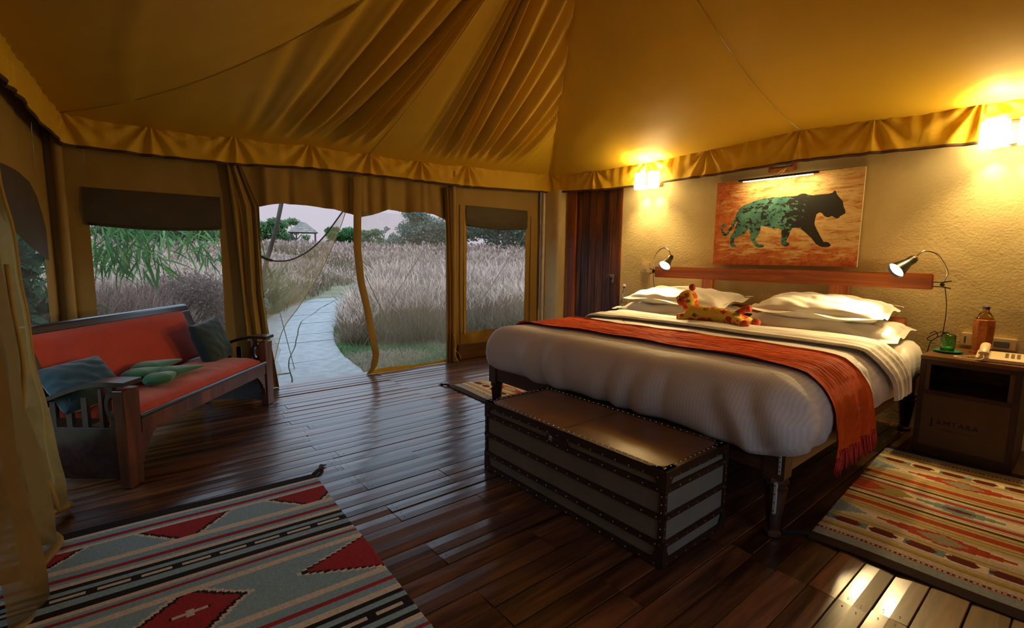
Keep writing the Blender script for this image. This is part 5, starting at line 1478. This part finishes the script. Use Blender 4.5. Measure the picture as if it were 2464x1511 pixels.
def field(name, label, r0, r1, a0, a1, dens, hmin, hmax, stemw, headw, leafn, pink, keep=None, cat='grass', mid=None):
    area = .5*(a1-a0)*(r1*r1-r0*r0); n = int(area*dens)
    r = np.sqrt(RNG.uniform(r0*r0, r1*r1, n)); a = RNG.uniform(a0, a1, n)
    x, y = r*np.cos(a), r*np.sin(a)
    ry_ = np.interp(-x, [-v for v in pr_x], pr_y); 
    slope = np.interp(-x, [4.8, 8, 12, 19], [.15, .33, .5, .68]); wv = PW*np.sqrt(1+slope**2)
    ok = ~((y < ry_+.10) & (y > ry_-wv-.10)) | (x < -18.5)
    ok &= (x < -5.0)
    edge = np.where(y > ry_, y-ry_, (ry_-wv)-y)
    if keep is not None: ok &= keep(x, y, r, edge)
    cl = np.array([.5+.5*noise.noise(Vector((p*.8, q*.8, 3))) for p, q in zip(x, y)])
    ok &= RNG.uniform(0, 1, n) < (.35+.9*cl)
    x, y, r, cl, edge = x[ok], y[ok], r[ok], cl[ok], edge[ok]; n = len(x)
    base = np.stack([x, y, ghv(x, y)-.02], 1)
    h = RNG.uniform(hmin, hmax, n)*(.72+.42*cl)*np.clip(.45+edge*.7, 0.4, 1)
    az = RNG.uniform(0, 2*PI, n); lean = RNG.uniform(.08, .42, n)
    pt_ = [0, .3, .6, .78, .84, .92, 1.0]; pw = [stemw, stemw, stemw*.8, stemw*.7, headw, headw*.9, headw*.15]
    b0 = np.array([.27, .20, .12]); m0 = np.array(mid if mid else (.45, .30, .20)); hd0 = np.array([.80, .61, .48])*(1-pink)+np.array([.60, .40, .35])*pink
    if mid: hd0 = m0*1.7
    g = np.array([.13, .17, .07])
    tt = np.array(pt_)
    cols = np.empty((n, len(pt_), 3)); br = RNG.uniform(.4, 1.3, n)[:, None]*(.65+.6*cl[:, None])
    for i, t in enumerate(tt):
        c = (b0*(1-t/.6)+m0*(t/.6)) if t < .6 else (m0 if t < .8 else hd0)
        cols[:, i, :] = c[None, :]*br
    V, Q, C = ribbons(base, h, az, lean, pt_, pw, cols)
    Vs, Qs, Cs = [V], [Q], [C]; off = len(V)
    for _ in range(leafn):
        bb = base+np.stack([RNG.normal(0, .03, n), RNG.normal(0, .03, n), np.zeros(n)], 1)
        cols = np.empty((n, 4, 3)); gm = RNG.uniform(0, 1, n)[:, None]**1.5*(.9)
        for i, t in enumerate((0, .35, .7, 1)):
            cols[:, i, :] = (b0*(1-t)+(m0*1.05*(1-gm)+g*gm)*t+.0)*br
        V, Q, C = ribbons(bb, h*RNG.uniform(.35, .75, n), RNG.uniform(0, 2*PI, n), RNG.uniform(.3, 1.0, n), [0, .35, .7, 1], [stemw*1.2, stemw*1.6, stemw*1.1, .0004], cols)
        Vs.append(V); Qs.append(Q+off); Cs.append(C); off += len(V)
    o = npmesh(name, np.concatenate(Vs), np.concatenate(Qs), M_grass, np.concatenate(Cs), kind='stuff')
    tag(o, label, cat); return o
A0, A1 = azi(1290), azi(-10)
def keepnear(x, y, r, e_):
    px_ = 1232-F_PX*np.tan(np.arctan2(y, x)-YAW)
    return (e_ > .12) & (((px_ < 560) & (r > 5.4)) | ((px_ >= 560) & (px_ < 1090) & (r > 7.4)) | ((px_ >= 1090) & (r > 7.9)))
PXV = lambda x, y: 1232-F_PX*np.tan(np.arctan2(y, x)-YAW)
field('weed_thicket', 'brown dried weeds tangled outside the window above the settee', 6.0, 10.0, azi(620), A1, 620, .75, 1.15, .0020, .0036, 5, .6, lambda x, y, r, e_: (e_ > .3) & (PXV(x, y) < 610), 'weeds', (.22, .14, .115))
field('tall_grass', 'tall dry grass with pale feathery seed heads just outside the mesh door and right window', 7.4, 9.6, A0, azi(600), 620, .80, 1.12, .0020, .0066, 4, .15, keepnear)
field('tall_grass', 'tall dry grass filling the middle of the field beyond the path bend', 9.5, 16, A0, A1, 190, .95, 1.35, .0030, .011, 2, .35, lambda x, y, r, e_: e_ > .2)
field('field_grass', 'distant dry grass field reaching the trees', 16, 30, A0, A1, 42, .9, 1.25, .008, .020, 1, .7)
field('field_grass', 'far rust-pink band of grass below the tree line', 30, 62, A0, A1, 9, .9, 1.3, .020, .050, 1, 1.0)
# short lawn beside the path
def lawn(name, label, n, r0, r1, a0, a1, green):
    r = np.sqrt(RNG.uniform(r0*r0, r1*r1, n)); a = RNG.uniform(a0, a1, n); x, y = r*np.cos(a), r*np.sin(a)
    ry_ = np.interp(-x, [-v for v in pr_x], pr_y); slope = np.interp(-x, [4.8, 8, 12, 19], [.15, .33, .5, .68]); wv = PW*np.sqrt(1+slope**2)
    ok = ~((y < ry_+.0) & (y > ry_-wv)) & (x < -4.95); x, y = x[ok], y[ok]; n = len(x)
    base = np.stack([x, y, ghv(x, y)-.01], 1); gm = np.array([sm(-.15, .25, noise.noise(Vector((p*1.1, q*1.1, 8)))) for p, q in zip(x, y)])
    cols = np.empty((n, 3, 3)); br = RNG.uniform(.6, 1.3, n)[:, None]
    gc, dc = np.array([.16, .30, .11]), np.array([.52, .44, .31])
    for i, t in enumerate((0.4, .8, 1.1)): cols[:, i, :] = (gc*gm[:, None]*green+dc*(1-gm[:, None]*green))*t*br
    V, Q, C = ribbons(base, RNG.uniform(.04, .13, n), RNG.uniform(0, 2*PI, n), RNG.uniform(.3, 1.3, n), [0, .5, 1], [.0028, .0026, .0005], cols)
    tag(npmesh(name, V, Q, M_grass, C, kind='stuff'), label, 'grass')
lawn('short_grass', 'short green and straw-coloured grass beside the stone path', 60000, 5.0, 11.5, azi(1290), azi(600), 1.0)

# trees and shrubs --------------------------------------------------
def leafcloud(n, blobs, size, c0, c1, flat=.7, long=1.0):
    P = []; wts = np.array([b_[3]*b_[4]*b_[5] for b_ in blobs])**.66; wts = wts/wts.sum()
    ids = RNG.choice(len(blobs), n, p=wts); B = np.array(blobs)[ids]
    d = RNG.normal(size=(n, 3)); d /= np.linalg.norm(d, axis=1)[:, None]
    rr = RNG.uniform(.1, 1.0, n)**.5*RNG.choice([1., 1.12, 1.3], n, p=[.6, .28, .12])
    P = B[:, :3]+d*rr[:, None]*B[:, 3:6]
    u = RNG.normal(size=(n, 3)); u /= np.linalg.norm(u, axis=1)[:, None]
    w = np.cross(u, RNG.normal(size=(n, 3))); w /= np.linalg.norm(w, axis=1)[:, None]
    s = (size*RNG.uniform(.5, 1.4, n))[:, None]
    V = np.stack([P-u*s*long, P+w*s*.5, P+u*s*long, P-w*s*.5], 1).reshape(-1, 3)
    Q = (np.arange(n)*4)[:, None]+np.arange(4)[None, :]
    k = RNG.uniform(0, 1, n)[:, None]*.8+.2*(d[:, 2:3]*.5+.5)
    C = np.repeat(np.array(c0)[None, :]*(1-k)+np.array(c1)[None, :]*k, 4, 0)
    return V, Q, C
def tree(label, px, d, ytop, wpx, n, c0, c1, name='tree', size=.16, seed=1, ybase=585, sparse=False, cat='tree'):
    az = azi(px); c = math.cos(az-YAW); D = d/c*1.0
    x, y = D*math.cos(az), D*math.sin(az); g = gh(x, y)
    zt = CAMZ+d*math.tan(math.atan((617-ytop)/F_PX)); W_ = wpx/F_PX*d/2
    t = thing(name, label, cat, (x, y, g)); R = random.Random(seed)
    H = zt-g; sd = Vector((-math.sin(az), math.cos(az), 0))
    blobs = []
    for k in range(15 if not sparse else 16):
        o_ = R.uniform(-.8, .8); hz_ = R.uniform(.30, .88)*(1-.38*abs(o_)**2)
        p = Vector((x, y, g+H*hz_))+sd*W_*o_+Vector((R.uniform(-.4, .4)*W_*.6, 0, 0)); rr = R.uniform(.26, .42)*W_*(.6 if sparse else 1)
        blobs.append((p.x-x, p.y-y, min(p.z-g, H-rr*.62), rr, rr, rr*.62))
    V, Q, C = leafcloud(n, blobs, size, c0, c1)
    npmesh('crown', V, Q, M_leaf, C, t, kind='stuff')
    b = MB(); b.tube([(0, 0, -.1), (.05, .05, H*.35), (.0, .1, H*.6)], [.14, .10, .05], 7)
    for bl in blobs[:6]: b.tube([(0.03, .05, H*.33), (bl[0]*.5, bl[1]*.5, H*.45), (bl[0], bl[1], bl[2])], [.06, .045, .02], 5)
    b.build('trunk', M_bark, t, local=True); return t
G0, G1 = (.055, .12, .045), (.24, .38, .16); D0, D1 = (.07, .10, .07), (.30, .36, .25)
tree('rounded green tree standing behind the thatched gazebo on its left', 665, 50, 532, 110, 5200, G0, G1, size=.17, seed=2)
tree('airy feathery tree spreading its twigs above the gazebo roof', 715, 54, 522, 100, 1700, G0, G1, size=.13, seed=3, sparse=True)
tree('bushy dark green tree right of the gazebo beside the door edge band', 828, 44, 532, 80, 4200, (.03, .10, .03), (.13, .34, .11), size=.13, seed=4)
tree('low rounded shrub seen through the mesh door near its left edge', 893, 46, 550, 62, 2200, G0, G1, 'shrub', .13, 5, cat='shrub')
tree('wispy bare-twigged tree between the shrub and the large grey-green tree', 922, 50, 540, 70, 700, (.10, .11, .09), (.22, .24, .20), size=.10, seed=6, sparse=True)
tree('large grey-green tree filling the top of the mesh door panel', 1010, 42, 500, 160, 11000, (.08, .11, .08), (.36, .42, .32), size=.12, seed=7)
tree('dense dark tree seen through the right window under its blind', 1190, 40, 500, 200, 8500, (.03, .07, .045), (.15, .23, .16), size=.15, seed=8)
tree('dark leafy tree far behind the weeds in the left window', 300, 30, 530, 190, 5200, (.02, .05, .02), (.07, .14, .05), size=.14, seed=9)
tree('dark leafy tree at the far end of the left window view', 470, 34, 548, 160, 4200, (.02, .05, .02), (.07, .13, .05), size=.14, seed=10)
# near shrubs seen through the splayed left window and window by the settee
def shrub(label, x, y, R_, H, n, c0, c1, size=.07, seed=1):
    g = gh(x, y); t = thing('shrub', label, 'shrub', (x, y, g)); R = random.Random(seed)
    bl = [(R.uniform(-.6, .6)*R_, R.uniform(-.6, .6)*R_, H*R.uniform(.25, .8), R_*.5, R_*.5, H*.28) for _ in range(8)]
    V, Q, C = leafcloud(n, bl, size, c0, c1, long=1.4); npmesh('foliage', V, Q, M_leaf, C, t, kind='stuff')
    b = MB()
    for q in bl: b.tube([(0, 0, -.05), (q[0]*.4, q[1]*.4, q[2]*.5), (q[0], q[1], q[2])], [.02, .014, .006], 5)
    b.build('stem', M_bark, t, local=True); return t
shrub('dark green leafy shrub pressed close outside the left wall window', -6.3, -1.25, .75, 2.1, 5200, (.012, .035, .02), (.06, .13, .07), .075, 2)
shrub('tall dark shrub behind the gauze drape outside the left wall', -4.6, -1.5, .7, 1.9, 4200, (.012, .03, .025), (.05, .10, .08), .07, 3)
shrub('bluish green shrub at the far left corner outside the tent', -8.5, -1.6, 1.0, 2.4, 4600, (.02, .05, .04), (.08, .16, .12), .09, 4)
shrub('brown dried weedy bush outside the window above the settee', -8.4, .75, .65, 1.05, 11000, (.10, .06, .05), (.32, .21, .17), .018, 5)
shrub('low grey-green bush growing at the left edge of the path', -10.9, 1.9, .55, .65, 5200, (.08, .12, .07), (.28, .33, .22), .026, 6)

# bamboo: big leaves are objects of their own
bam = thing('bamboo', 'bright green bamboo drooping its long leaves into the window above the settee', 'bamboo', (-6.6, -.75, -.15))
R = random.Random(4); stems = []
for k in range(9):
    x0, y0 = R.uniform(-.4, .4), R.uniform(-.5, .25); yt = R.uniform(.3, 2.0); zt = R.uniform(1.45, 2.15)
    pts = crom([(x0, y0, 0), (x0, y0+.1*yt, zt*.55), (x0+.1, y0+.45*yt, zt*1.0), (x0+.1, y0+yt, zt*.93), (x0+.15, y0+yt*1.15, zt*.86)], 8)
    stems.append(pts); MB().tube(pts, [lerp(.011, .003, i/len(pts)) for i in range(len(pts))], 6).build('stem', plain('bamboo_stem', (.12, .20, .05), .5) if k == 0 else bpy.data.materials['bamboo_stem'], bam, local=True)
def leafmesh(c):
    vs = []; n = 5
    for i in range(n+1):
        t = i/n; w = .5*math.sin(PI*min(1, t*.95+.05))**.8*(1-t*.3)*.16
        vs += [(t, -w, -.18*t*t+.0), (t, 0, -.18*t*t-.02), (t, w, -.18*t*t)]
    fs = []
    for i in range(n):
        for j in (0, 1): k = i*3+j; fs.append((k, k+1, k+4, k+3))
    me = bpy.data.meshes.new('leaf'); me.from_pydata(vs, [], fs); me.materials.append(c); return me
def lm(nm, c):
    M, n, b, o = newmat(nm); b.inputs['Base Color'].default_value = rgba(c); b.inputs['Roughness'].default_value = .5
    tr = n.nodes.new('ShaderNodeBsdfTranslucent'); tr.inputs[0].default_value = rgba(c); mx = n.nodes.new('ShaderNodeMixShader'); mx.inputs[0].default_value = .35
    n.links.new(b.outputs[0], mx.inputs[1]); n.links.new(tr.outputs[0], mx.inputs[2]); n.links.new(mx.outputs[0], o.inputs[0]); return M
LM = [leafmesh(lm('bamboo_leaf_a', (.16, .44, .09))), leafmesh(lm('bamboo_leaf_b', (.26, .56, .14))), leafmesh(lm('bamboo_leaf_c', (.07, .24, .055))), leafmesh(lm('bamboo_leaf_d', (.36, .42, .12)))]
def leafM(p):
    az = R.uniform(-PI, PI); pitch = R.uniform(.2, 1.25); L = R.uniform(.15, .30)
    return Matrix.Translation(p) @ Matrix.Rotation(az, 4, 'Z') @ Matrix.Rotation(pitch, 4, 'Y') @ Matrix.Rotation(R.uniform(-1, 1), 4, 'X') @ Matrix.Diagonal((L, L*.75, L, 1))
def lp_():
    s = R.choice(stems); i = int(lerp(len(s)*.25, len(s)-1, R.random()**.8)); 
    return s[i]+Vector((R.gauss(0, .10), R.gauss(0, .12), R.uniform(-.20, .06)))
for k in range(280):
    o = bpy.data.objects.new('leaf', LM[min(3, int(R.random()**1.3*3.2))]); COL.objects.link(o); o.parent = bam; o.matrix_local = leafM(lp_())
vs = []; fs = []
b = MB()
for k in range(520):
    M_ = leafM(lp_()); m_ = LM[2]; b.add([v.co for v in m_.vertices], [tuple(p.vertices) for p in m_.polygons], M_)
b.build('foliage', LM[2].materials[0], bam, local=True, kind='stuff')
# green long-leaved clump beside the path
cl = []; n = 260
base = np.tile(np.array([[-12.2, 2.45, -.15]]), (n, 1))+np.stack([RNG.normal(0, .15, n), RNG.normal(0, .22, n), np.zeros(n)], 1)
cols = np.empty((n, 5, 3)); 
for i, t in enumerate((.4, .7, .9, 1.0, 1.1)): cols[:, i, :] = np.array([.10, .17, .07])*t*RNG.uniform(.6, 1.5, n)[:, None]
V, Q, C = ribbons(base, RNG.uniform(.8, 1.45, n), RNG.uniform(0, 2*PI, n), RNG.uniform(.3, 1.1, n), [0, .3, .6, .85, 1], [.010, .014, .011, .007, .001], cols)
tag(npmesh('sword_leaf_plant', V, Q, M_grass, C, kind='stuff'), 'clump of long green sword leaves at the left edge of the path', 'plant')

# gazebo
az = azi(733); D = 47/math.cos(az-YAW); gx0, gy0 = D*math.cos(az), D*math.sin(az); g0 = gh(gx0, gy0)
gz = thing('gazebo', 'small open gazebo with a tiered pale shingle roof far out in the field', 'gazebo', (gx0, gy0, g0), az)
ze = CAMZ+47*(614-562)/F_PX-g0; za = CAMZ+47*(614-537)/F_PX-g0; hw = 38/F_PX*47
M_shing = plain('weathered_thatch', (.34, .28, .24), .9, 0, .3, 3, .3, .02, 9); M_gw = plain('gazebo_post_wood', (.12, .10, .09), .9)
for sx_ in (-1, 1):
    for sy_ in (-1, 1): MB().tube([(sx_*hw*.70, sy_*hw*.70, -.1), (sx_*hw*.70, sy_*hw*.70, ze+.15)], .055, 8).build('post', M_gw, gz, local=True)
nC = 6
for k in range(nC):
    r0, r1 = lerp(hw, hw*.12, k/nC), lerp(hw, hw*.12, (k+1)/nC)+.04; z0, z1_ = lerp(ze, za, k/nC), lerp(ze, za, (k+1)/nC)
    MB().lathe([(r0*1.2, z0), (r0*1.2, z0+.05), (r1*1.2, z1_), (r1*1.1, z1_-.03)], 4, Matrix.Rotation(PI/4, 4, 'Z')).build('roof_tier', M_shing, gz, local=True)
MB().box(-hw*.72, hw*.72, -hw*.72, hw*.72, ze-.02, ze+.04).build('ring_beam', M_gw, gz, local=True)
# leaning guy pole and ropes of the tent
tag(MB().tube(crom([(-5.45, .93, -.15), (-5.55, 1.14, .75), (-5.6, 1.22, 1.08), (-5.58, 1.33, 1.45), (-5.55, 1.43, 1.9)], 6), [.028]*8+[.024]*8+[.022]*9, 10).build('leaning_pole', M_bark, None, smooth=True), 'bare wooden pole leaning outside the left side of the doorway', 'pole')
for i, (p, q, lb) in enumerate((((-4.86, 3.2, 2.0), (-6.6, 2.62, -.14), 'thin guy rope slanting down outside the mesh door panel'), ((-4.86, 4.5, 1.9), (-6.4, 4.05, -.14), 'thin guy rope crossing the lower right window outside'),
        ((-4.86, .95, 1.75), (-5.9, 1.55, -.14), 'thin guy rope falling behind the hanging mesh flap'), ((-4.86, 2.0, 1.0), (-5.7, 2.85, -.14), 'pale guy rope near the ground outside the mesh door panel'))):
    tag(MB().tube([p, q], .0045, 5).build('guy_rope', M_rope, None), lb, 'rope')

# repeats carry a shared group phrase
GROUPS = {'pillow': 'white pillows stacked at the head of the bed', 'leaf_cushion': 'green leaf-shaped cushions on the settee', 'cushion': 'dark teal cushions on the settee',
          'tree': 'trees at the far edge of the field', 'shrub': 'shrubs and bushes outside the tent', 'reading_lamp': 'clip-on reading lamps on the headboard', 'wall_lamp': 'opal-glass wall lamps',
          'nightstand': 'leather nightstands beside the bed', 'guy_rope': 'guy ropes outside the front wall', 'rug': 'striped kilim rugs on the plank floor', 'wall_socket': 'wall sockets behind the right nightstand',
          'door_curtain': 'canvas door curtains either side of the doorway', 'tent_pole': 'sleeved poles of the front wall'}
for o in bpy.data.objects:
    k = o.name.split('.')[0]
    if o.parent is None and k in GROUPS and 'label' in o: o['group'] = GROUPS[k]
